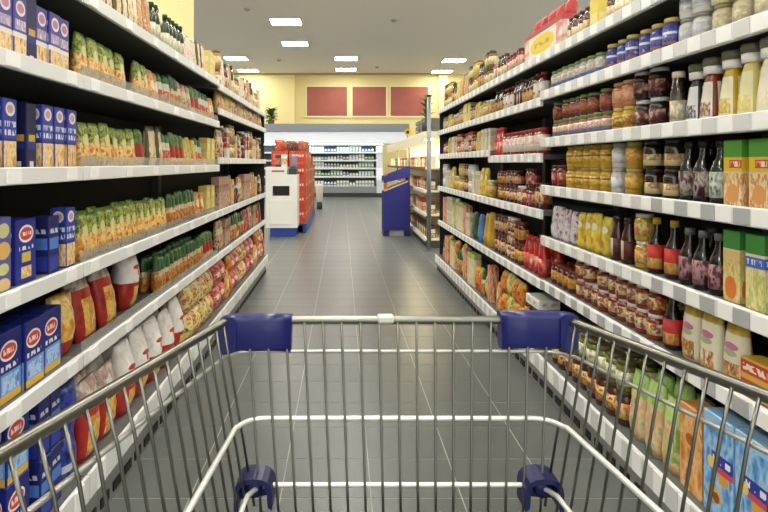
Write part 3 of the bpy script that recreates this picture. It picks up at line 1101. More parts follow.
def JAR(key, name, look, r, h, body, lid, lab, layers, cat='jar', l0=.2, l1=.66):
    b = lathe(name, [(0, 0), (r * .9, 0), (r, h * .05), (r, h * .72), (r * .93, h * .8), (r * .78, h * .85), (r * .78, h * .9), (0, h * .9)], glassy(body), 14, h)
    ld = lathe('lid', [(r * .8, h * .86), (r * .86, h * .86), (r * .86, h * .985), (r * .8, h), (0, h)], mat('lid ' + lid, lid, .35), 14, h)
    lb = lathe('label', [(r * .99, h * l0), (r * 1.015, h * l0), (r * 1.015, h * l1), (r * .99, h * l1)], pmat(key, lab, layers, .5), 14, h)
    ST[key] = dict(name=name, look=look, w=r * 2.03, d=r * 2.03, h=h, cat=cat, parts=[('lid', ld), ('label', lb)], me=b)


def BOTTLE(key, name, look, r, h, body, cap, lab, layers, neck=.34, sh=.6, l0=.1, l1=.5):
    b = lathe(name, [(0, 0), (r * .92, 0), (r, h * .03), (r, h * sh * .86), (r * .86, h * sh), (r * neck * 1.15, h * (sh + .16)), (r * neck, h * .86), (r * neck, h * .93), (0, h * .93)], glassy(body), 14, h)
    cp = lathe('cap', [(r * neck * .9, h * .88), (r * neck * 1.2, h * .88), (r * neck * 1.2, h * .99), (r * neck, h), (0, h)], mat('lid ' + cap, cap, .4), 12, h)
    lb = lathe('label', [(r * .99, h * l0), (r * 1.015, h * l0), (r * 1.015, h * l1), (r * .99, h * l1)], pmat(key, lab, layers, .5), 14, h)
    ST[key] = dict(name=name, look=look, w=r * 2.03, d=r * 2.03, h=h, cat='bottle', parts=[('cap', cp), ('label', lb)], me=b)


def SQUEEZE(key, look, r, h, sauce, capc, ring, labc):
    """squeeze bottle: flat wide body narrowing to a collar, wide screw cap on top"""
    b = lathe('squeeze_bottle', [(0, 0), (r * .94, 0), (r, h * .03), (r * .97, h * .2), (r * .72, h * .6), (r * .52, h * .72), (r * .5, h * .76), (0, h * .76)], pmat(key, sauce, [('r', .5 - .30, .5 + .30, .0, .62, labc), ('n', .5 - .25, .5 + .25, .08, .3, [labc, sauce, labc], 5), ('r', .94, 1.1, 0, .62, labc), ('r', -.1, .06, 0, .62, labc)], .25), 14, h)
    rg = lathe('collar', [(r * .5, h * .74), (r * .72, h * .74), (r * .74, h * .86), (r * .6, h * .87), (0, h * .87)], mat('lid ' + ring, ring, .4), 14, h)
    cp = lathe('cap', [(r * .6, h * .868), (r * .78, h * .868), (r * .8, h * .97), (r * .74, h), (0, h)], mat('lid ' + capc, capc, .4), 14, h)
    ST[key] = dict(name='squeeze_bottle', look=look, w=r * 2.05, d=r * 2.05, h=h, cat='bottle', parts=[('collar', rg), ('cap', cp)], me=b)


PIC = ['#b8762c', '#e0b468', '#f0dcae', '#c98a3c']
GRN = ['#2c4416', '#6d8a2c', '#c0c060', '#3c5c20', '#98a848']
# left side
BOX('box_purple', 'pasta_box', 'purple and cream pasta box with pink emblem', .062, .05, .168, '#4c4796',
    [('n', .06, .94, .04, .34, PIC, 4), ('r', .0, 1, .34, .42, '#e6e0d8'), ('n', .1, .9, .46, .62, ['#d8d0d8', '#9a86b4', '#e8dcc8'], 4), ('e', .5, .8, .36, .12, '#efe3e6'), ('e', .5, .8, .26, .075, '#c98a9c')])
BOX('box_blue_tall', 'pasta_box', 'tall blue pasta box with pale emblem', .062, .05, .182, '#2f3f9c',
    [('n', .05, .95, .03, .40, PIC, 4), ('r', 0, 1, .40, .44, '#24307c'), ('t', .1, .9, .48, .56, '#dfe4f2', 9), ('t', .1, .9, .60, .68, '#dfe4f2', 11), ('e', .5, .85, .34, .10, '#f0e8ea'), ('e', .5, .85, .22, .06, '#d8a8ac')])
BOX('box_navy', 'pasta_box', 'dark navy pasta box with small yellow patch', .05, .05, .18, '#141a4a',
    [('r', .15, .85, .30, .46, '#1f2f86'), ('r', .2, .85, .42, .52, '#c8a030'), ('r', .3, .7, .04, .12, '#d8d8dc')])
BOX('box_logo', 'pasta_box', 'deep blue pasta box with red oval logo', .105, .055, .178, '#17237a',
    [('r', .06, .94, .0, .12, '#dcb43c'), ('r', .08, .94, .12, .42, '#6c9ede'), ('n', .15, .85, .14, .38, ['#6c9ede', '#b8d4f4', '#4a7ccc'], 4), ('t', .1, .8, .46, .53, '#e6e8f0', 10), ('e', .42, .72, .36, .14, '#f2eeee'), ('e', .42, .72, .31, .105, '#d8402c'), ('t', .2, .66, .68, .76, '#f6ece8', 16)])
BOX('box_logo_wide', 'pasta_box', 'broad royal blue pasta box with red oval logo', .1, .08, .17, '#1b2b8e',
    [('r', .25, .75, .08, .26, '#e0c070'), ('n', .28, .72, .1, .24, PIC, 4), ('r', .28, .72, .33, .48, '#d8b84a'), ('t', .15, .85, .52, .58, '#e6e8f0', 10), ('e', .5, .77, .36, .14, '#f2eeee'), ('e', .5, .77, .30, .10, '#d8402c'), ('t', .25, .75, .74, .8, '#f6ece8', 16)])
BOX('box_window', 'pasta_box', 'lilac blue pasta box with round cream windows', .07, .05, .185, '#5a5ea4',
    [('e', .5, .82, .36, .10, '#d8d49c'), ('e', .5, .55, .42, .12, '#e4b868'), ('e', .5, .3, .34, .08, '#cfcf8c'), ('e', .5, .08, .42, .1, '#e8c888')])
BOX('box_navy_lb', 'pasta_box', 'navy pasta box with light blue band', .062, .055, .165, '#1a2266',
    [('r', .08, .92, .42, .62, '#4f7ed0'), ('r', .1, .9, .05, .3, '#2a3a9c'), ('t', .15, .85, .7, .78, '#c8ccdc', 9)])
POUCH('pouch_go', 'pasta_pouch', 'green-topped pouch of orange pasta', .072, .055, .155, '#e0b260',
      [('n', 0, 1, 0, .56, ['#a85c18', '#d89a44', '#f0d890', '#c8701c'], 3.5), ('n', 0, 1, .56, .97, GRN, 3.5), ('e', .5, .62, .28, .13, '#d8cf8c'), ('r', 0, 1, .95, 1.1, '#6f8a38')])
POUCH('pouch_herb', 'pasta_pouch', 'beige and green pasta packet', .075, .05, .18, '#cbb078',
      [('n', 0, 1, 0, 1, ['#8a8a3c', '#d2b478', '#b86a48', '#e2cfa0'], 3), ('r', 0, 1, .9, 1.1, '#7a6a3a')])
POUCH('pouch_oat', 'pasta_packet', 'tall cream packet with dark cap edge', .06, .05, .185, '#d8c698',
      [('n', 0, 1, .1, .85, ['#b08a4a', '#dcc898', '#e8dcc0', '#c8a468'], 3), ('r', 0, 1, .88, 1.1, '#4a4a2c'), ('r', .0, .16, 0, 1, '#5a4a28')])
POUCH('pouch_pink', 'pasta_packet', 'pinkish white packet with brown speckles', .065, .05, .17, '#ddc8b4',
      [('n', 0, 1, 0, 1, ['#b07a5c', '#e2cdb8', '#eadfce', '#c89a80'], 4), ('r', 0, 1, .92, 1.1, '#8a8462')])
POUCH('pouch_gr', 'pasta_pouch', 'green-topped pouch with red middle', .075, .055, .165, '#d8b878',
      [('n', 0, 1, 0, .3, PIC, 4), ('n', 0, 1, .26, .62, ['#7c1c1a', '#b0342a', '#8f2420'], 3), ('n', 0, 1, .62, 1.1, ['#2f5226', '#4f7a3c', '#86a058'], 4)])
POUCH('pouch_grw', 'pasta_pouch', 'white and red pouch with dark green top', .075, .055, .16, '#e2d8c4',
      [('n', 0, 1, 0, .24, PIC, 4), ('n', 0, 1, .2, .5, ['#96281f', '#c04a34', '#e0c8a8'], 3.5), ('n', 0, 1, .5, .74, ['#e6e2d4', '#b8c8a8', '#d8d8cc'], 4), ('n', 0, 1, .74, 1.1, ['#1f4426', '#3c6a3c', '#2c5a30'], 4)])
POUCH('pouch_dg', 'pasta_pouch', 'brown pasta pouch with dark green top', .07, .05, .165, '#a8622c',
      [('n', 0, 1, 0, .5, ['#7c3c18', '#b8742c', '#d8a860'], 4), ('n', 0, 1, .45, .6, ['#e0dcc8', '#c8b890', '#b04a2c'], 5), ('n', 0, 1, .6, 1.1, ['#163818', '#2c5c2c', '#4a7a44'], 4)])
POUCH('pouch_y', 'pasta_pouch', 'yellow pasta pouch with tan picture', .07, .05, .155, '#d6bc58',
      [('n', 0, 1, .1, .6, ['#c89a3c', '#e0cc80', '#b0602c'], 3), ('n', .1, .9, .62, .9, ['#b8a848', '#e0d070'], 4)])
POUCH('pouch_orange', 'snack_pouch', 'orange-red packet with cream patch', .075, .055, .15, '#c87838',
      [('n', 0, 1, 0, 1, ['#a84828', '#d08a40', '#e6c07c', '#c05a30'], 3), ('e', .5, .55, .3, .16, '#ead8b0')])
POUCH('pouch_rb', 'snack_pouch', 'brick red and beige packet', .075, .055, .155, '#b5705a',
      [('n', 0, 1, 0, 1, ['#4c2c20', '#a8664a', '#e0cca4', '#7c4430'], 3.2), ('r', .1, .9, .55, .75, '#e0d0b0')])
POUCH('pouch_rg', 'snack_pouch', 'red packet with dark green corners', .08, .055, .165, '#a83430',
      [('n', 0, 1, 0, 1, ['#24502c', '#a83430', '#c8584c', '#e0b8a0'], 3)])
BOX('box_yel', 'soup_box', 'plain yellow box', .09, .055, .175, '#dcc468', [('n', .1, .9, .1, .5, ['#d8b850', '#ecdc98'], 3), ('r', .15, .85, .6, .8, '#e8d890')])
BOX('box_redwhite', 'soup_box', 'narrow red and white box', .07, .055, .18, '#d8ccb8', [('r', 0, 1, .35, .85, '#a83434'), ('t', .1, .9, .5, .7, '#f0e6dc', 8)])
BOX('box_beige', 'soup_box', 'beige box with brown picture', .08, .055, .15, '#d0b880', [('n', .05, .95, .05, .55, ['#8a5a30', '#d0b070', '#e6d8b0'], 4), ('t', .1, .9, .65, .8, '#7a4a2c', 9)])
BOX('box_pinkbrown', 'soup_box', 'dusty brown box with dark lettering', .11, .055, .17, '#b08a74', [('n', 0, 1, 0, .5, ['#5c3428', '#d0b090', '#8a5a44'], 3), ('t', .1, .9, .55, .75, '#7a3a34', 8)])
BOTTLE('bottle_og', 'oil_bottle', 'slender dark green bottle with white label', .022, .185, '#2c3a1c', '#27351d', '#dcd8c4', [('n', 0, 1, .2, .5, ['#dcd8c4', '#a8a070'], 3)], .5, .72)
BOTTLE('bottle_rg', 'syrup_bottle', 'small dark red bottle with green cap', .026, .17, '#5a1f1c', '#3a4a2a', '#b8a078', [('n', 0, 1, 0, 1, ['#8a3a30', '#c8b088', '#6a7a4a'], 3)], .45, .65)
JAR('jar_beige', 'sauce_jar', 'beige jar with olive lid', .034, .13, '#b08a4c', '#6a6a44', '#d8c898', [('n', 0, 1, 0, 1, ['#b8904c', '#e0d0a4', '#8a6a38'], 3)])
RB = ['#8e1c18', '#b8322a', '#a02820']
POUCH('bag_red', 'chip_bag', 'red and yellow bag with clear silvery top', .15, .09, .25, '#9c2420',
      [('n', 0, 1, 0, .72, RB, 2.5), ('n', .22, .8, .05, .56, ['#e0a838', '#ecc868', '#c87828', '#f0dc98'], 3), ('n', 0, 1, .70, 1.1, ['#c8b8a8', '#e6ded2', '#a89488', '#d89a90'], 4)], 'bag', 'pillow')
POUCH('bag_white', 'chip_bag', 'red bag with knotted white top', .15, .11, .27, '#a82a22',
      [('n', 0, 1, 0, .42, RB, 2.5), ('n', .3, .7, .04, .36, ['#e0a838', '#ecc868', '#c87828'], 3), ('n', 0, 1, .42, 1.1, ['#e8e2d8', '#f4f0ea', '#dcd2c6'], 3), ('e', .5, .66, .2, .035, '#b8382c'), ('e', .55, .58, .06, .06, '#b8382c')], 'bag', 'knot')
POUCH('bag_orange', 'chip_bag', 'plump orange-yellow bag with red foot', .14, .09, .2, '#d8a038',
      [('n', 0, 1, 0, 1, ['#c87820', '#e2ae48', '#f0d890', '#d49030'], 2.5), ('n', 0, 1, 0, .25, RB, 3)], 'bag', 'pillow')
POUCH('bag_yg', 'snack_bag', 'yellow and green crisp bag', .15, .10, .152, '#d0b848',
      [('n', 0, 1, 0, 1, ['#3a5a30', '#e0cc70', '#ead8a0', '#b84030', '#d8b040'], 2.4)], 'bag', 'pillow')
POUCH('bag_redstripe', 'snack_bag', 'red crisp bag with pale stripes', .16, .10, .15, '#b03430',
      [('n', 0, 1, 0, 1, ['#8e2420', '#c0423a', '#d8887c', '#a82c28'], 2.6), ('t', .1, .9, .4, .65, '#f0dcd0', 5)], 'bag', 'pillow')
POUCH('pack_blue', 'pasta_pack', 'dark blue film pack lying flat', .12, .06, .15, '#1c2668',
      [('n', 0, 1, 0, 1, ['#0e1238', '#1f2c7c', '#3c50b0', '#141a4c'], 3), ('r', .1, .9, .3, .45, '#c8ccd8')], 'pack', 'pillow')
# right side
JAR('jar_white', 'cream_jar', 'white jar with grey lid', .032, .088, '#dcdad0', '#8a8c8a', '#ecebe6', [('n', 0, 1, .3, .7, ['#ecebe6', '#b8bcc0', '#e0ded6'], 3)])
JAR('jar_cream', 'horseradish_jar', 'cream jar with olive gold lid', .032, .09, '#d8cfa8', '#9a9058', '#e6dfc0', [('n', 0, 1, .3, .7, ['#e6dfc0', '#c8b888', '#f0ead4'], 3)])
JAR('jar_blue', 'pickle_jar', 'blue and violet jar with gold lid', .029, .112, '#4a4a8c', '#c8b060', '#3c4a9c', [('n', 0, 1, .1, .8, ['#2c3888', '#5c6ab8', '#4a3a7c', '#c8d0e8'], 2.5), ('r', 0, 1, .2, .28, '#b87a58'), ('r', 0, 1, .5, .58, '#e0e0ea')], l0=.08, l1=.74)
JAR('jar_greenlid', 'spread_jar', 'white and blue labelled jar with green lid', .032, .10, '#c8c0b0', '#6f8a44', '#d8dce0', [('r', 0, 1, .2, .36, '#6a86c0'), ('n', 0, 1, .36, .6, ['#d8d4cc', '#b89a80', '#e8e4dc'], 3)])
JAR('jar_greentan', 'spread_jar', 'tan and white jar with green lid', .032, .092, '#8a5a40', '#7c9a48', '#d8dce0', [('r', 0, 1, .18, .34, '#7c92c4'), ('n', 0, 1, .34, .6, ['#e0d8cc', '#c88a50', '#e8e0d4'], 3)])
JAR('jar_purpleorange', 'spread_jar', 'purple and orange jar with green lid', .032, .092, '#6a2c3c', '#7c9a48', '#8a4a4c', [('n', 0, 1, .1, .7, ['#5a2030', '#c87a38', '#7c3444', '#e0b080'], 2.5)])
JAR('jar_orangetop', 'spread_jar', 'salmon orange jar with pale lid', .04, .10, '#c87a50', '#e0b898', '#d89068', [('n', 0, 1, 0, 1, ['#c86a40', '#e8b890', '#d88860'], 3)])
JAR('jar_yellowlow', 'mustard_jar', 'yellow jar with brown picture', .036, .095, '#c8a030', '#d8c070', '#dcb838', [('n', 0, 1, .2, .6, ['#dcb838', '#8a4a28', '#e8d070'], 3)])
JAR('jar_coffee', 'coffee_jar', 'dark brown jar with silvery white lid', .036, .105, '#2c1410', '#d0d0cc', '#3c1814', [('n', 0, 1, .2, .6, ['#2c1410', '#6a2420', '#c8b8a8'], 2.5)])
BOX('box_redlow', 'coffee_pack', 'red pack with orange foot', .08, .06, .085, '#c0302a', [('r', 0, 1, 0, .3, '#d87a3c'), ('n', .1, .9, .4, .8, ['#c0302a', '#d85a48'], 3)])
SQUEEZE('sq_cream', 'cream squeeze bottle with olive cap', .037, .2, '#e6d8b0', '#6f6d58', '#f0eee6', '#efe6cc')
SQUEEZE('sq_pale', 'pale yellow squeeze bottle with olive cap', .037, .2, '#d8c868', '#6f6d58', '#f0eee6', '#e8dfae')
SQUEEZE('sq_yellow', 'mustard yellow squeeze bottle with cream label', .037, .195, '#c8a410', '#6f6d58', '#f0eee6', '#ece4c0')
SQUEEZE('sq_brown', 'brown squeeze bottle with cream label', .037, .19, '#7c3018', '#6f6d58', '#f0eee6', '#e4dcc8')
SQUEEZE('sq_black', 'black squeeze bottle with white label', .037, .185, '#1c1c1c', '#6f6d58', '#f0eee6', '#e6e6e2')
BOTTLE('bottle_creamcap', 'dressing_bottle', 'dark brown bottle with cream cap', .026, .175, '#2c1c14', '#e0d4b4', '#e0d8c0', [('n', 0, 1, .1, .5, ['#e0d8c0', '#a89470', '#e8e2d0'], 3)], .62, .66, .05, .45)
BOX('box_green_food', 'soup_box', 'green and yellow topped box with food picture', .074, .06, .185, '#e2cfa4',
    [('n', 0, 1, 0, .5, ['#d8a860', '#f0dcae', '#c8763c', '#d8d488'], 3.2), ('e', .55, .2, .34, .14, '#dc9a5c'), ('r', 0, 1, .53, .74, '#e6c42c'), ('r', .35, 1, .58, .7, '#d04a30'), ('t', .4, .95, .6, .68, '#f8efe0', 12), ('r', 0, 1, .74, 1.1, '#4f9a34')])
BOX('box_green_juice', 'soup_box', 'green-topped box with orange soup picture', .068, .06, .2, '#e8d8a8',
    [('n', 0, 1, 0, .6, ['#d88a34', '#ecd8a0', '#c8c868', '#e8b868'], 3), ('e', .5, .2, .36, .16, '#d8782c'), ('r', 0, 1, .6, .72, '#e8c888'), ('r', 0, 1, .74, 1.1, '#3f8c3c')])
BOX('box_green_blue', 'soup_box', 'green-topped box with blue band', .068, .06, .2, '#e8e0b8',
    [('n', 0, 1, 0, .56, ['#d8c868', '#ecdca8', '#a8b858', '#e8d088'], 3), ('r', 0, 1, .56, .70, '#3f6ac0'), ('t', .1, .9, .6, .67, '#f0f0f8', 9), ('r', 0, 1, .74, 1.1, '#3f8c3c')])
BOTTLE('bottle_dark', 'soy_bottle', 'black bottle with small pale label', .032, .19, '#140c0a', '#1c1a18', '#2c1414', [('n', 0, 1, .1, .5, ['#140a0a', '#4c141c', '#b8b0a4', '#140a0a'], 3)], .4, .58)
BOTTLE('bottle_dark_green', 'soy_bottle', 'black bottle with green label', .032, .19, '#120c0a', '#1c1a18', '#3c7a3c', [('n', 0, 1, .1, .5, ['#2c6a34', '#e0e8d8', '#1a2c1a'], 3)], .4, .58)
JAR('jar_darkcream', 'sauce_jar', 'dark jar with cream label', .034, .1, '#2c1c12', '#2c2c28', '#d8c48c', [('n', 0, 1, .3, .7, ['#d8c48c', '#8a5a34', '#e6d8ac'], 3)], l0=.12, l1=.52)
JAR('jar_yellowgreen', 'sauce_jar', 'yellow and green jar with gold lid', .034, .1, '#b8902c', '#b8a85c', '#d0b040', [('n', 0, 1, 0, 1, ['#8a8c30', '#dcb840', '#c8702c', '#e8d884'], 2.6)])
JAR('jar_whiteblue', 'sauce_jar', 'white and pale blue labelled jar', .034, .1, '#c8c8c0', '#b0b0a8', '#dcdcd8', [('n', 0, 1, 0, 1, ['#a8b8d0', '#e6e6e2', '#c8c8c4'], 2.6)])
JAR('jar_yellow', 'sauce_jar', 'golden yellow jar with brown band', .035, .1, '#c89a2c', '#a8943c', '#d8b02c', [('n', 0, 1, .3, .7, ['#c8942c', '#e6cc54', '#8a3c1c'], 2.6), ('r', 0, 1, .5, .57, '#7a2c1c')])
JAR('jar_redbrown', 'sauce_jar', 'reddish brown jar with white patch', .035, .11, '#6a241c', '#5c201c', '#8a342c', [('n', 0, 1, 0, 1, ['#6a241c', '#b04a38', '#e0d0c0'], 2.4)])
BOTTLE('bottle_darkred', 'soy_bottle', 'black bottle with dark pink label', .031, .18, '#140a0a', '#6a6a68', '#5a1c28', [('n', 0, 1, .1, .5, ['#240a0e', '#5c1c28', '#b88890', '#1c080a'], 3)], .4, .58)
BOTTLE('bottle_redlabel', 'sauce_bottle', 'dark bottle with bright red label and yellow cap', .031, .195, '#1c120c', '#c8b030', '#c8302c', [('n', 0, 1, .1, .28, ['#c8702c', '#e0b860', '#8a3c1c'], 3)], .36, .56, .08, .52)
JAR('jar_yw', 'sauce_jar', 'yellow jar with white lid', .035, .1, '#b8a02c', '#e6e4dc', '#d0b850', [('n', 0, 1, 0, 1, ['#a8882c', '#dcd084', '#c86030', '#e0cc60'], 2.6)])
BOTTLE('bottle_brown', 'sauce_bottle', 'dark red-brown bottle with pale stripe', .03, .175, '#3c1812', '#2c1410', '#5c2018', [('r', .4, .6, .1, .5, '#c8b8a8')], .5, .62)
POUCH('pouch_yellow', 'sauce_pouch', 'bright yellow pouch with white patch', .075, .06, .165, '#d0b024', [('n', 0, 1, 0, 1, ['#b89018', '#dcc43c', '#e8d860'], 2.5), ('e', .5, .66, .34, .1, '#f0ead4'), ('e', .45, .3, .2, .1, '#c86a2c')])
POUCH('pouch_purple', 'sauce_pouch', 'white and violet pouch', .075, .06, .16, '#b8a8b0', [('n', 0, 1, 0, 1, ['#4a4478', '#c8bcc4', '#e6e0e0', '#8a4848'], 2.8)])
BOX('box_redyellow', 'noodle_box', 'small red and yellow striped box', .11, .06, .1, '#dcb040', [('r', 0, 1, .25, .45, '#c83c30'), ('r', 0, 1, .6, .95, '#cc4434'), ('t', .1, .9, .68, .86, '#f6e8c8', 9)])
BOX('box_olive', 'noodle_pack', 'olive green pack behind the striped boxes', .11, .05, .15, '#7c7a48', [('e', .5, .6, .38, .26, '#a8a468'), ('n', .1, .9, .05, .35, ['#6a683c', '#9a9658'], 3)])
POUCH('pouch_creamyellow', 'noodle_pouch', 'cream pouch with yellow top', .095, .06, .185, '#e8e0c4', [('n', .15, .85, .04, .36, ['#e8e0c4', '#8a4a2c', '#d8a04c', '#f0e8d0'], 3.2), ('e', .5, .6, .3, .06, '#c878a0'), ('e', .5, .5, .28, .05, '#a8c088'), ('n', 0, 1, .80, 1.1, ['#c8a42c', '#dcc050'], 3)])
JAR('jar_whitelid', 'salsa_jar', 'red and yellow labelled jar with white lid', .035, .088, '#8a2c1c', '#e8e6de', '#c8783c', [('n', 0, 1, 0, 1, ['#a83424', '#dcb048', '#e8dcb4', '#6a2038', '#d8822c'], 2.2)])
JAR('jar_redyellow', 'salsa_jar', 'dark red jar with yellow label', .034, .105, '#5a1c14', '#7c2c1c', '#c89a3c', [('n', 0, 1, 0, 1, ['#7c2418', '#d8a83c', '#b8602c'], 2.4)])
BOX('box_blue_fruit', 'cereal_box', 'light blue box with yellow fruit pictures', .125, .07, .29, '#4f8ac8',
    [('n', 0, 1, 0, 1, ['#3a74b8', '#6aa4dc', '#a8d0ec', '#4a86c4'], 2.4), ('e', .4, .22, .24, .08, '#e0b040'), ('e', .46, .2, .12, .05, '#8a4a28'), ('e', .7, .42, .18, .06, '#dca838'), ('r', .3, 1, .52, .64, '#2c3c9c'), ('r', .4, 1, .46, .52, '#d04a5c'), ('t', .35, .95, .55, .61, '#f0f0f8', 10), ('e', .3, .52, .14, .06, '#e8d070'), ('r', 0, 1, .9, 1.1, '#9ac4e6')])
BOX('box_orange', 'cereal_box', 'orange box with toasted picture', .11, .07, .26, '#d08a40', [('n', 0, 1, 0, 1, ['#b86a28', '#dc9a50', '#ecc488', '#c87834'], 2.6), ('e', .5, .62, .34, .12, '#e6b060'), ('e', .5, .62, .2, .07, '#b05a20'), ('r', 0, 1, .92, 1.1, '#d8945c')])
POUCH('pouch_green', 'salad_pouch', 'cream pouch with pale green top', .105, .08, .24, '#dcc89a', [('n', 0, 1, 0, .68, ['#7ca048', '#e0cfa0', '#d8a078', '#b8c878'], 2.4), ('n', 0, 1, .68, 1.1, ['#8ab848', '#b8d880', '#a0c85c'], 2.5), ('r', 0, .1, 0, .7, '#3f7a34')])
JAR('jar_ry', 'pickle_jar', 'brown jar with yellow and red label', .04, .13, '#4a2414', '#4a3a24', '#d0a83c', [('n', 0, 1, 0, 1, ['#d8b03c', '#a83424', '#e8d084', '#7c2c18'], 2.2)])
JAR('jar_olive', 'pickle_jar', 'olive and white jar with dark gold lid', .04, .115, '#6a6a24', '#5c5430', '#d8d49c', [('n', 0, 1, 0, 1, ['#c8c868', '#e8e6cc', '#8a8c3c'], 2.4)])
JAR('jar_pink', 'spice_jar', 'pale pink and brown spice jar', .028, .11, '#a86a5c', '#c8a8a0', '#d8b8b0', [('n', 0, 1, 0, 1, ['#b06a68', '#e0c8c0', '#d8c890'], 2.4)])
BOX('box_yel2', 'spice_box', 'yellow spice box', .08, .05, .13, '#e0c850', [('r', .1, .9, .2, .5, '#ecd888')])
BOTTLE('bottle_br', 'spice_bottle', 'brown spice bottle with beige label', .026, .125, '#4a2c1c', '#5a3a2c', '#c8b48c', [('n', 0, 1, 0, 1, ['#8a5a3c', '#d8c8a0', '#b8905c'], 2.4)], .6, .7)
JAR('jar_rb', 'spice_jar', 'brick red spice jar with dark lid', .03, .10, '#8a3a2c', '#5a2824', '#c8907c', [('n', 0, 1, 0, 1, ['#8a3428', '#d8b8a0', '#a85040'], 2.4)])
JAR('jar_ol', 'spice_jar', 'olive brown spice jar with pale label', .032, .11, '#6a5c30', '#4a4428', '#c8b880', [('n', 0, 1, 0, 1, ['#8a7a40', '#dcd0a0', '#a88c4c'], 2.4)])
BOTTLE('bottle_dw', 'vinegar_bottle', 'dark red bottle with big white label', .034, .16, '#5a1814', '#6a201c', '#e0d8cc', [('e', .5, .3, .14, .06, '#b84a3c')], .55, .74, .06, .66)
BOTTLE('bottle_vin', 'vinegar_bottle', 'brown bottle with tan label', .03, .165, '#4a2414', '#3c2c14', '#b88a50', [('n', 0, 1, 0, 1, ['#8a4a28', '#c89a58', '#6a5a2c'], 2.4)], .5, .66, .06, .5)
JAR('jar_yfar', 'honey_jar', 'small yellow jar with olive lid', .034, .10, '#b89a34', '#8a8048', '#d8c46c', [('n', 0, 1, 0, 1, ['#b8942c', '#e0d084', '#c8a850'], 2.4)])
JAR('jar_rw', 'ketchup_jar', 'red jar with big white label', .036, .15, '#8a1f1a', '#a02c24', '#e2dcd0', [('n', 0, 1, .4, .7, ['#e2dcd0', '#c89890', '#ece6dc'], 2)], l0=.16, l1=.74)
BOTTLE('bottle_red', 'ketchup_bottle', 'bright red ketchup bottle', .034, .2, '#b8241c', '#c83c30', '#c8302a', [('n', 0, 1, .1, .5, ['#b8241c', '#d85a4c', '#e8c8b8'], 2.4)], .5, .66)
JAR('jar_redlow', 'relish_jar', 'bright red jar with pale pink label', .033, .09, '#a82a20', '#c85a48', '#dca898', [('n', 0, 1, 0, 1, ['#b83428', '#e8d0c0', '#c86050'], 2.2)])
JAR('jar_brown', 'relish_jar', 'brown jar with rusty label', .036, .11, '#4a2014', '#5c2c1c', '#b0683c', [('n', 0, 1, 0, 1, ['#6a2c18', '#c8884c', '#e0c090', '#8a3c20'], 2.2)])
BOX('box_creamfar', 'rice_box', 'cream and white box', .08, .06, .15, '#e0d8c0', [('n', 0, 1, 0, .6, ['#e0d8c0', '#c8b890', '#ece8dc'], 2.6), ('r', .1, .9, .65, .85, '#b8b8a0')])
BOX('box_greenwhite', 'tea_carton', 'white and green carton', .1, .06, .2, '#e0dcb8', [('n', 0, 1, 0, 1, ['#b8c870', '#ece8d0', '#d8c078', '#e4e0c4'], 2), ('r', 0, 1, .85, 1.1, '#a8c068')])
POUCH('bag_yellow', 'flour_bag', 'plain golden yellow bag', .12, .08, .25, '#c8a028', [('n', 0, 1, 0, 1, ['#b08818', '#d8b43c'], 2)], 'bag')
POUCH('bag_blue', 'flour_bag', 'plain sky blue bag', .12, .08, .22, '#3f78b8', [('n', 0, 1, 0, 1, ['#3468a8', '#5a94d0'], 2)], 'bag')
POUCH('bag_darkgreen', 'flour_bag', 'dark green bag', .11, .08, .22, '#2c4a2c', [('n', 0, 1, 0, 1, ['#1c3420', '#4a6a3c'], 2)], 'bag')
BOX('box_redfar', 'rice_box', 'red and cream box', .09, .06, .2, '#b8402c', [('n', 0, 1, 0, 1, ['#a83424', '#d8704c', '#e8c8a0', '#b8402c'], 2)])
POUCH('bag_ro', 'nut_bag', 'orange-red nut bag', .11, .08, .148, '#c04a28', [('n', 0, 1, 0, 1, ['#a82c1c', '#d0642c', '#e0a03c', '#b83c24'], 2.2), ('n', 0, 1, .8, 1.1, ['#d8b83c', '#c8842c'], 3)], 'bag', 'pillow')
POUCH('bag_gy', 'nut_bag', 'green and yellow bag', .11, .08, .148, '#a8b03c', [('n', 0, 1, 0, 1, ['#6a8a2c', '#c8c048', '#e0dca0', '#8a9c30'], 2)], 'bag', 'pillow')
BOX('tray_white', 'jar_tray', 'low white tray-packed box', .2, .12, .05, '#e8e8e0', [('t', .1, .9, .3, .7, '#b8b8b0', 5)])

ITEMS = []
def place(key, sx, phrase, x, y, z, layer, row, rz=0.0, lean=0.0, sz=1.0):
    ITEMS.append((key, sx, phrase, x, y, z, layer, row, rz, lean, sz))


def run(sx, phrase, zt, pa, pb, key, layers=1, rows=1, gap=.004, front=.018, pitch=None, jit=.010, lean=0.0, base=None, upper=None, keys=None):
    """stand copies of one kind in a row along the shelf edge, from near to far"""
    XP = base or (XL if sx < 0 else XR)
    s = ST[key]
    xf = XP + front
    ya, yb = sorted((xf * F / abs(pa - VX), xf * F / abs(pb - VX)))
    p = pitch or s['w'] + gap
    n = max(1, int((yb - ya + .014) / p))
    step = max(p, (yb - ya) / n) if n > 1 else yb - ya
    for i in range(n):
        for r in range(rows):
            zz = zt
            for l in range(layers):
                kk = key if (l == 0 or not upper) else upper
                if keys:
                    kk = keys[i % len(keys)]
                ss = ST[kk]
                if l == layers - 1 and layers > 1 and n > 6 and random.random() < .06:
                    continue
                place(kk, sx, phrase, sx * (xf + max(s['d'], ss['d']) / 2 + r * (s['d'] + .008) + random.uniform(0, jit)), ya + (i + .5) * step, zz, l, r, random.uniform(-.05, .05) if s['cat'] not in ('box',) else random.uniform(-.015, .015), lean)
                zz += ss['h'] + .0005


LP = ['top', 'second', 'third', 'fourth', 'fifth', 'bottom']
RP = ['top', 'second', 'third', 'fourth', 'fifth', 'sixth', 'bottom']


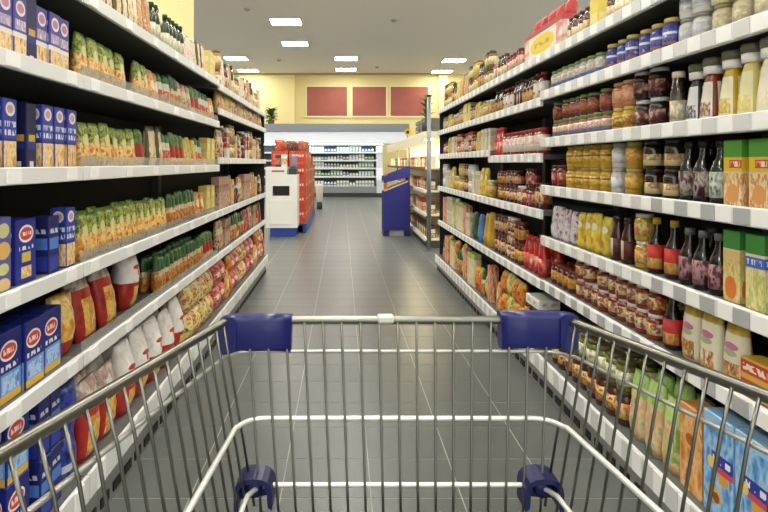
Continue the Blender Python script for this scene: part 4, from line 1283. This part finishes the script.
def Lrun(i, pa, pb, key, **k):
    far = XL * F / (VX - pb) > LJ[2] + .05
    z = (LZF if far else LZ)
    ph = '%s %sleft shelf' % (LP[i], 'far ' if far else '')
    if i == 5:
        run(-1, ph, LDECK, pa, pb, key, base=.80, **k)
    else:
        run(-1, ph, ztop(-1, z[i]), pa, pb, key, **k)


def Rrun(i, pa, pb, key, **k):
    ymid = XR * F / ((pa + pb) / 2 - VX)
    if ymid < RJ[3]:
        lv, ph = RZ, '%s right shelf' % RP[i]
    else:
        lv = RZ3 if ymid < RJ[4] else RZ4
        ph = '%s far right shelf' % (LP[i])
    if i >= len(lv):
        run(1, ph, RDECK, pa, pb, key, base=1.03, **k)
    else:
        run(1, ph, ztop(1, lv[i]), pa, pb, key, **k)



def fill(sx, i, pa, pb, keys, stack=.6, chunk=(2, 4)):
    """a mixed stretch of shelf: short facings of several kinds, stacked where they fit"""
    front = .018
    XP = XL if sx < 0 else XR
    ymid = XP * F / abs((pa + pb) / 2 - VX)
    if sx < 0:
        far = ymid > LJ[2]
        lv = LZF if far else LZ
        deck, bx = LDECK, .80
    else:
        far = ymid > RJ[3]
        lv = RZ if not far else (RZ3 if ymid < RJ[4] else RZ4)
        deck, bx = RDECK, 1.03
    nm = RP if (sx > 0 and not far) else LP
    ph = '%s %s%s shelf' % (nm[i], 'far ' if far else '', 'left' if sx < 0 else 'right')
    if i >= len(lv):
        zt, XP = deck, bx
    else:
        zt = ztop(sx, lv[i])
    room = (lv[i - 1] - .035 - zt) if i else .3
    xf = XP + front
    ya, yb = sorted((xf * F / abs(pa - VX), xf * F / abs(pb - VX)))
    y, q = ya, random.randrange(len(keys))
    while y < yb - .03:
        key = keys[q % len(keys)]
        q += 1
        s = ST[key]
        nl = 1
        if s['cat'] in ('jar', 'box', 'bag') and 2 * s['h'] + .01 < room and random.random() < stack:
            nl = 3 if 3 * s['h'] + .01 < room and s['h'] < .1 else 2
        sz = min(1.32, max(1.0, .86 * room / (s['h'] * nl))) * random.uniform(.93, 1.0) if far else 1.0
        for c in range(random.randint(*chunk)):
            if y + s['w'] > yb + .012:
                y = yb if c == 0 and random.random() < .5 else y
                break
            dx = random.uniform(0, .014)
            for l in range(nl):
                place(key, sx, ph, sx * (xf + s['d'] / 2 + dx), y + s['w'] / 2, zt + l * (s['h'] * sz + .0005), l, 0, random.uniform(-.05, .05), 0.0, sz)
            y += s['w'] + random.uniform(.003, .010)
        else:
            continue
        if y + min(ST[k]['w'] for k in keys) > yb + .012:
            break


# left shelves, top to bottom
Lrun(0, 169, 186, 'bottle_og', gap=.012)
Lrun(0, 210, 216, 'box_yel')
Lrun(1, 0, 29, 'box_purple')
Lrun(1, 31, 37, 'box_navy')
Lrun(1, 38, 72, 'box_purple')
Lrun(1, 83, 129, 'pouch_go')
Lrun(1, 140, 151, 'pouch_go')
Lrun(2, 0, 26, 'box_blue_tall')
Lrun(2, 29, 40, 'box_navy', jit=.02)
Lrun(2, 42, 78, 'box_blue_tall')
Lrun(2, 84, 139, 'pouch_go')
Lrun(2, 140, 150, 'pouch_gr')
Lrun(2, 207, 216, 'box_yel')
Lrun(3, 0, 8, 'box_window')
Lrun(3, 12, 45, 'box_logo_wide')
Lrun(3, 47, 64, 'box_navy_lb', jit=.01)
Lrun(3, 65, 78, 'box_blue_tall')
Lrun(3, 84, 169, 'pouch_go', rows=2)
Lrun(3, 171, 197, 'pouch_dg')
Lrun(3, 198, 206, 'pouch_orange')
Lrun(3, 207, 216, 'box_yel')
Lrun(4, 0, 64, 'box_logo', rows=2)
Lrun(4, 66, 84, 'bag_orange')
Lrun(4, 88, 128, 'bag_red', lean=-.22, jit=.004)
Lrun(4, 130, 152, 'bag_white', jit=.02)
Lrun(4, 160, 205, 'pouch_dg', rows=2)
Lrun(4, 206, 215, 'pouch_gr')
Lrun(5, 0, 40, 'box_logo', layers=2, rows=1)
Lrun(5, 41, 62, 'box_navy_lb', layers=2)
Lrun(5, 64, 86, 'pack_blue', layers=2, rows=2)
Lrun(5, 88, 124, 'bag_red', jit=.006, rows=2)
Lrun(5, 126, 188, 'bag_white', jit=.006, rows=2)
Lrun(5, 190, 216, 'bag_yg', jit=.006, rows=2, layers=2)

# right shelves, near to far on each
Rrun(0, 600, 587, 'box_yel2')
Rrun(0, 586, 563, 'bottle_br', gap=.01)
Rrun(1, 768, 701, 'jar_cream', layers=2, gap=.008)
Rrun(1, 700, 674, 'jar_white', layers=2, gap=.01)
Rrun(1, 671, 601, 'jar_blue', gap=.02)
Rrun(1, 597, 548, 'jar_greenlid', rows=2, gap=.006)
for pxx, kq in ((758, 'sq_cream'), (738, 'sq_pale'), (719, 'sq_yellow'), (701, 'sq_brown'), (684, 'sq_black')):
    Rrun(2, pxx + 8, pxx - 8, kq, pitch=.5)
Rrun(2, 677, 664, 'bottle_creamcap', gap=.012)
Rrun(2, 655, 628, 'jar_coffee', layers=2, upper='jar_coffee')
Rrun(2, 626, 606, 'jar_yellowlow', layers=2, upper='jar_orangetop')
Rrun(2, 604, 549, 'jar_greentan', layers=2, upper='jar_purpleorange')
Rrun(2, 540, 501, 'jar_rw', gap=.008)
Rrun(2, 500, 492, 'bottle_red')
Rrun(3, 768, 719, 'box_green_food')
Rrun(3, 716, 700, 'bottle_dark_green', gap=.006)
Rrun(3, 699, 674, 'bottle_dark', gap=.006, rows=2)
Rrun(3, 671, 657, 'jar_darkcream', layers=2)
Rrun(3, 653, 634, 'jar_darkcream', layers=2)
Rrun(3, 633, 618, 'jar_yellowgreen', layers=2)
Rrun(3, 616, 605, 'jar_whiteblue', layers=2)
Rrun(3, 603, 563, 'jar_yellow', layers=2)
Rrun(3, 561, 548, 'jar_redbrown', layers=1)
Rrun(4, 768, 741, 'box_green_blue')
Rrun(4, 739, 719, 'box_green_juice')
Rrun(4, 716, 673, 'bottle_darkred', rows=2, gap=.006)
Rrun(4, 671, 657, 'bottle_redlabel', gap=.006)
Rrun(4, 653, 642, 'bottle_redlabel', gap=.006)
Rrun(4, 641, 627, 'jar_yw', layers=2)
Rrun(4, 627, 606, 'bottle_brown', rows=2)
Rrun(4, 604, 574, 'pouch_yellow')
Rrun(4, 572, 548, 'pouch_purple')
Rrun(4, 540, 521, 'bottle_red', rows=2)
Rrun(5, 768, 742, 'box_redyellow')
Rrun(5, 740, 673, 'pouch_creamyellow')
Rrun(5, 671, 657, 'bottle_redlabel', gap=.006)
Rrun(5, 653, 572, 'jar_whitelid', layers=2, rows=2)
Rrun(5, 570, 548, 'jar_redyellow', rows=2)
Rrun(5, 540, 521, 'jar_redyellow', layers=2)
run(1, 'bottom far right shelf', RDECK + .2115, 540, 524, 'tray_white', base=1.03)
Rrun(6, 768, 701, 'box_blue_fruit', rows=1)
Rrun(6, 699, 677, 'box_orange')
Rrun(6, 675, 622, 'pouch_green', rows=2)
Rrun(6, 620, 548, 'jar_ry', layers=2, rows=2, upper='jar_olive')

fill(-1, 0, 62, 130, ['pouch_rb', 'pouch_herb', 'pouch_y', 'pouch_oat', 'pouch_herb'])
fill(-1, 0, 131, 168, ['pouch_oat', 'pouch_herb', 'bottle_og'], chunk=(2, 3))
fill(-1, 0, 187, 209, ['pouch_pink', 'pouch_oat'], chunk=(3, 5))
fill(-1, 0, 220, 262, ['bottle_rg', 'pouch_rb', 'pouch_herb', 'bottle_og', 'pouch_orange', 'jar_beige', 'pouch_pink'], chunk=(1, 3))
fill(-1, 1, 152, 216, ['pouch_gr', 'pouch_grw', 'pouch_orange', 'pouch_grw', 'pouch_dg', 'pouch_rb'], chunk=(2, 3))
fill(-1, 1, 220, 262, ['pouch_y', 'pouch_rb', 'jar_beige', 'pouch_herb', 'box_beige', 'pouch_orange'], chunk=(1, 3))
fill(-1, 2, 151, 206, ['pouch_grw', 'pouch_gr', 'pouch_y', 'pouch_grw', 'pouch_oat'], chunk=(2, 3))
fill(-1, 2, 220, 262, ['box_redwhite', 'jar_beige', 'box_beige', 'jar_redbrown', 'pouch_rb', 'jar_coffee'], chunk=(1, 3))
fill(-1, 3, 220, 262, ['pouch_rb', 'box_pinkbrown', 'pouch_orange', 'pouch_herb', 'box_beige', 'jar_coffee'], chunk=(1, 3))
fill(-1, 4, 219, 262, ['pouch_dg', 'pouch_rg', 'pouch_rb', 'box_pinkbrown', 'pouch_dg', 'pouch_gr'], chunk=(1, 3))
fill(-1, 5, 219, 266, ['bag_redstripe', 'bag_yg', 'pouch_rg', 'bag_redstripe', 'pouch_orange', 'bag_ro'], chunk=(1, 3), stack=1)
fill(1, 0, 690, 601, ['jar_pink', 'jar_cream', 'bottle_br', 'jar_ol'], chunk=(2, 3), stack=.2)
fill(1, 0, 519, 492, ['jar_rb', 'bottle_br', 'jar_pink', 'jar_rb'], chunk=(2, 3), stack=.5)
fill(1, 0, 489, 442, ['pouch_y', 'jar_ol', 'bottle_vin', 'jar_yfar', 'jar_ol', 'pouch_herb'], chunk=(2, 3), stack=.5)
fill(1, 1, 540, 493, ['bottle_dw', 'bottle_vin', 'bottle_brown', 'bottle_dw', 'bottle_vin'], chunk=(2, 3))
fill(1, 1, 489, 442, ['jar_yfar', 'pouch_y', 'jar_ol', 'box_yel', 'jar_beige', 'jar_yw'], chunk=(2, 3))
fill(1, 2, 489, 442, ['jar_redlow', 'jar_rw', 'jar_yfar', 'jar_redlow', 'box_creamfar', 'pouch_y', 'jar_brown'], chunk=(2, 3))
fill(1, 3, 540, 493, ['jar_brown', 'jar_redbrown', 'jar_whitelid', 'jar_brown', 'jar_redyellow', 'bottle_brown'], chunk=(2, 3))
fill(1, 3, 489, 442, ['jar_brown', 'jar_yfar', 'jar_yw', 'pouch_yellow', 'box_creamfar', 'jar_whiteblue'], chunk=(2, 3))
fill(1, 4, 519, 493, ['jar_brown', 'jar_redyellow', 'jar_whitelid', 'jar_brown'], chunk=(2, 3), stack=1)
Rrun(4, 489, 481, 'bag_yellow')
Rrun(4, 480, 475, 'bag_blue', pitch=.3)
Rrun(4, 474, 470, 'bag_darkgreen', pitch=.3)
fill(1, 4, 469, 442, ['box_redfar', 'box_greenwhite', 'bag_gy', 'box_greenwhite', 'box_creamfar'], chunk=(1, 3))
fill(1, 5, 519, 493, ['bag_ro', 'bag_gy', 'bag_ro', 'pouch_orange'], chunk=(1, 2), stack=.9)
fill(1, 5, 489, 442, ['bag_ro', 'box_redfar', 'bag_gy', 'pouch_dg', 'bag_ro', 'box_greenwhite'], chunk=(1, 2), stack=.7)

# the shelves go on beside the camera, just past the edges of the picture
for i_, key in enumerate(('box_purple', 'box_blue_tall', 'box_window', 'box_logo', 'box_logo')):
    run(-1, '%s left, outside frame' % (LP[i_ + 1] if i_ < 4 else 'bottom'), ztop(-1, LZ[i_ + 1]) if i_ < 4 else LDECK, -12, -190, key, base=.80 if i_ == 4 else None, layers=2 if i_ == 4 else 1)
for i_, key in enumerate(('jar_pink', 'jar_cream', 'sq_cream', 'box_green_food', 'box_green_blue', 'box_redyellow', 'box_blue_fruit')):
    run(1, '%s right, outside frame' % RP[i_], ztop(1, RZ[i_]) if i_ < 6 else RDECK, 786, 1150, key, base=1.03 if i_ == 6 else None, layers=2 if i_ in (1, 5) else 1)

ITEMS.sort(key=lambda t: (t[4], t[5]))
tally, total = {}, {}
for it in ITEMS:
    k = (ST[it[0]]['look'], it[2], it[6], it[7])
    total[k] = total.get(k, 0) + 1
twolayer = {(ST[it[0]]['look'], it[2]) for it in ITEMS if it[6] > 0}
for key, sx, phrase, x, y, z, layer, row, rz, lean, sz in ITEMS:
    s = ST[key]
    me = s['me']
    if isinstance(me, list):
        me = random.choice(me)
    rot = (lean, 0, (math.pi / 2 if sx < 0 else -math.pi / 2) + rz)
    o = obj(s['name'], me, None, (x, y, z), rot)
    if sz != 1.0:
        o.scale = (1, 1, sz)
    elif s['cat'] in ('pouch', 'bag') and (s['look'], phrase) not in twolayer:
        o.scale = (1, 1, random.uniform(.95, 1.04))
    for pn, pm in s['parts']:
        obj(pn, pm, o)
    k = (s['look'], phrase, layer, row)
    tally[k] = tally.get(k, 0) + 1
    w = s['look'] + ', '
    if total[k] > 1:
        w += ordw(tally[k]) + ', '
    two = (s['look'], phrase) in twolayer
    if two:
        w += ['lower ', 'upper ', 'topmost '][layer]
    if row or two:
        w += 'back row, ' if row else 'row, '
    w += phrase
    if len(w.split()) > 16:
        print('LONG', w)
    tag(o, w, s['cat'], '%s on %s' % (s['look'], phrase))

# red-trimmed display box on the top right shelf
xf = XR + .02
ya, yb = xf * F / (560 - VX), xf * F / (523 - VX)
dm = pmat('display front', '#e6dccb', [('r', 0, 1, .82, 1.1, '#b03a34'), ('r', 0, 1, 0, .08, '#a84a44'), ('n', .0, .14, .08, .82, ['#e6dccb', '#c87a70'], 3), ('n', .86, 1, .08, .82, ['#e6dccb', '#c87a70'], 3), ('e', .5, .46, .32, .30, '#e0c828'), ('t', .3, .7, .4, .54, '#c89a20', 10)], .45)
o = obj('display_box', carton_me('display_box', yb - ya, .2, .17, dm), None, (xf + .11, (ya + yb) / 2, ztop(1, RZ[0])), (0, 0, -math.pi / 2))
tag(o, 'cream display box with red trim and yellow oval, top right shelf', 'box')
rp = pouch_me('spice_packet', .1, .06, .085, pmat('red top packs', '#a82c28', [('n', 0, 1, 0, 1, ['#8a2420', '#c03c34', '#a82c28'], 3)]), 'pillow', 77)
for i in range(5):
    o = obj('spice_packet', rp, None, (xf + .08, ya + .06 + i * (yb - ya - .12) / 4, ztop(1, RZ[0]) + .17), (0, 0, -math.pi / 2 + random.uniform(-.2, .2)))
    tag(o, 'dark red packet on the red-trimmed display box, %s' % ordw(i + 1), 'packet', 'red packets on the display box')
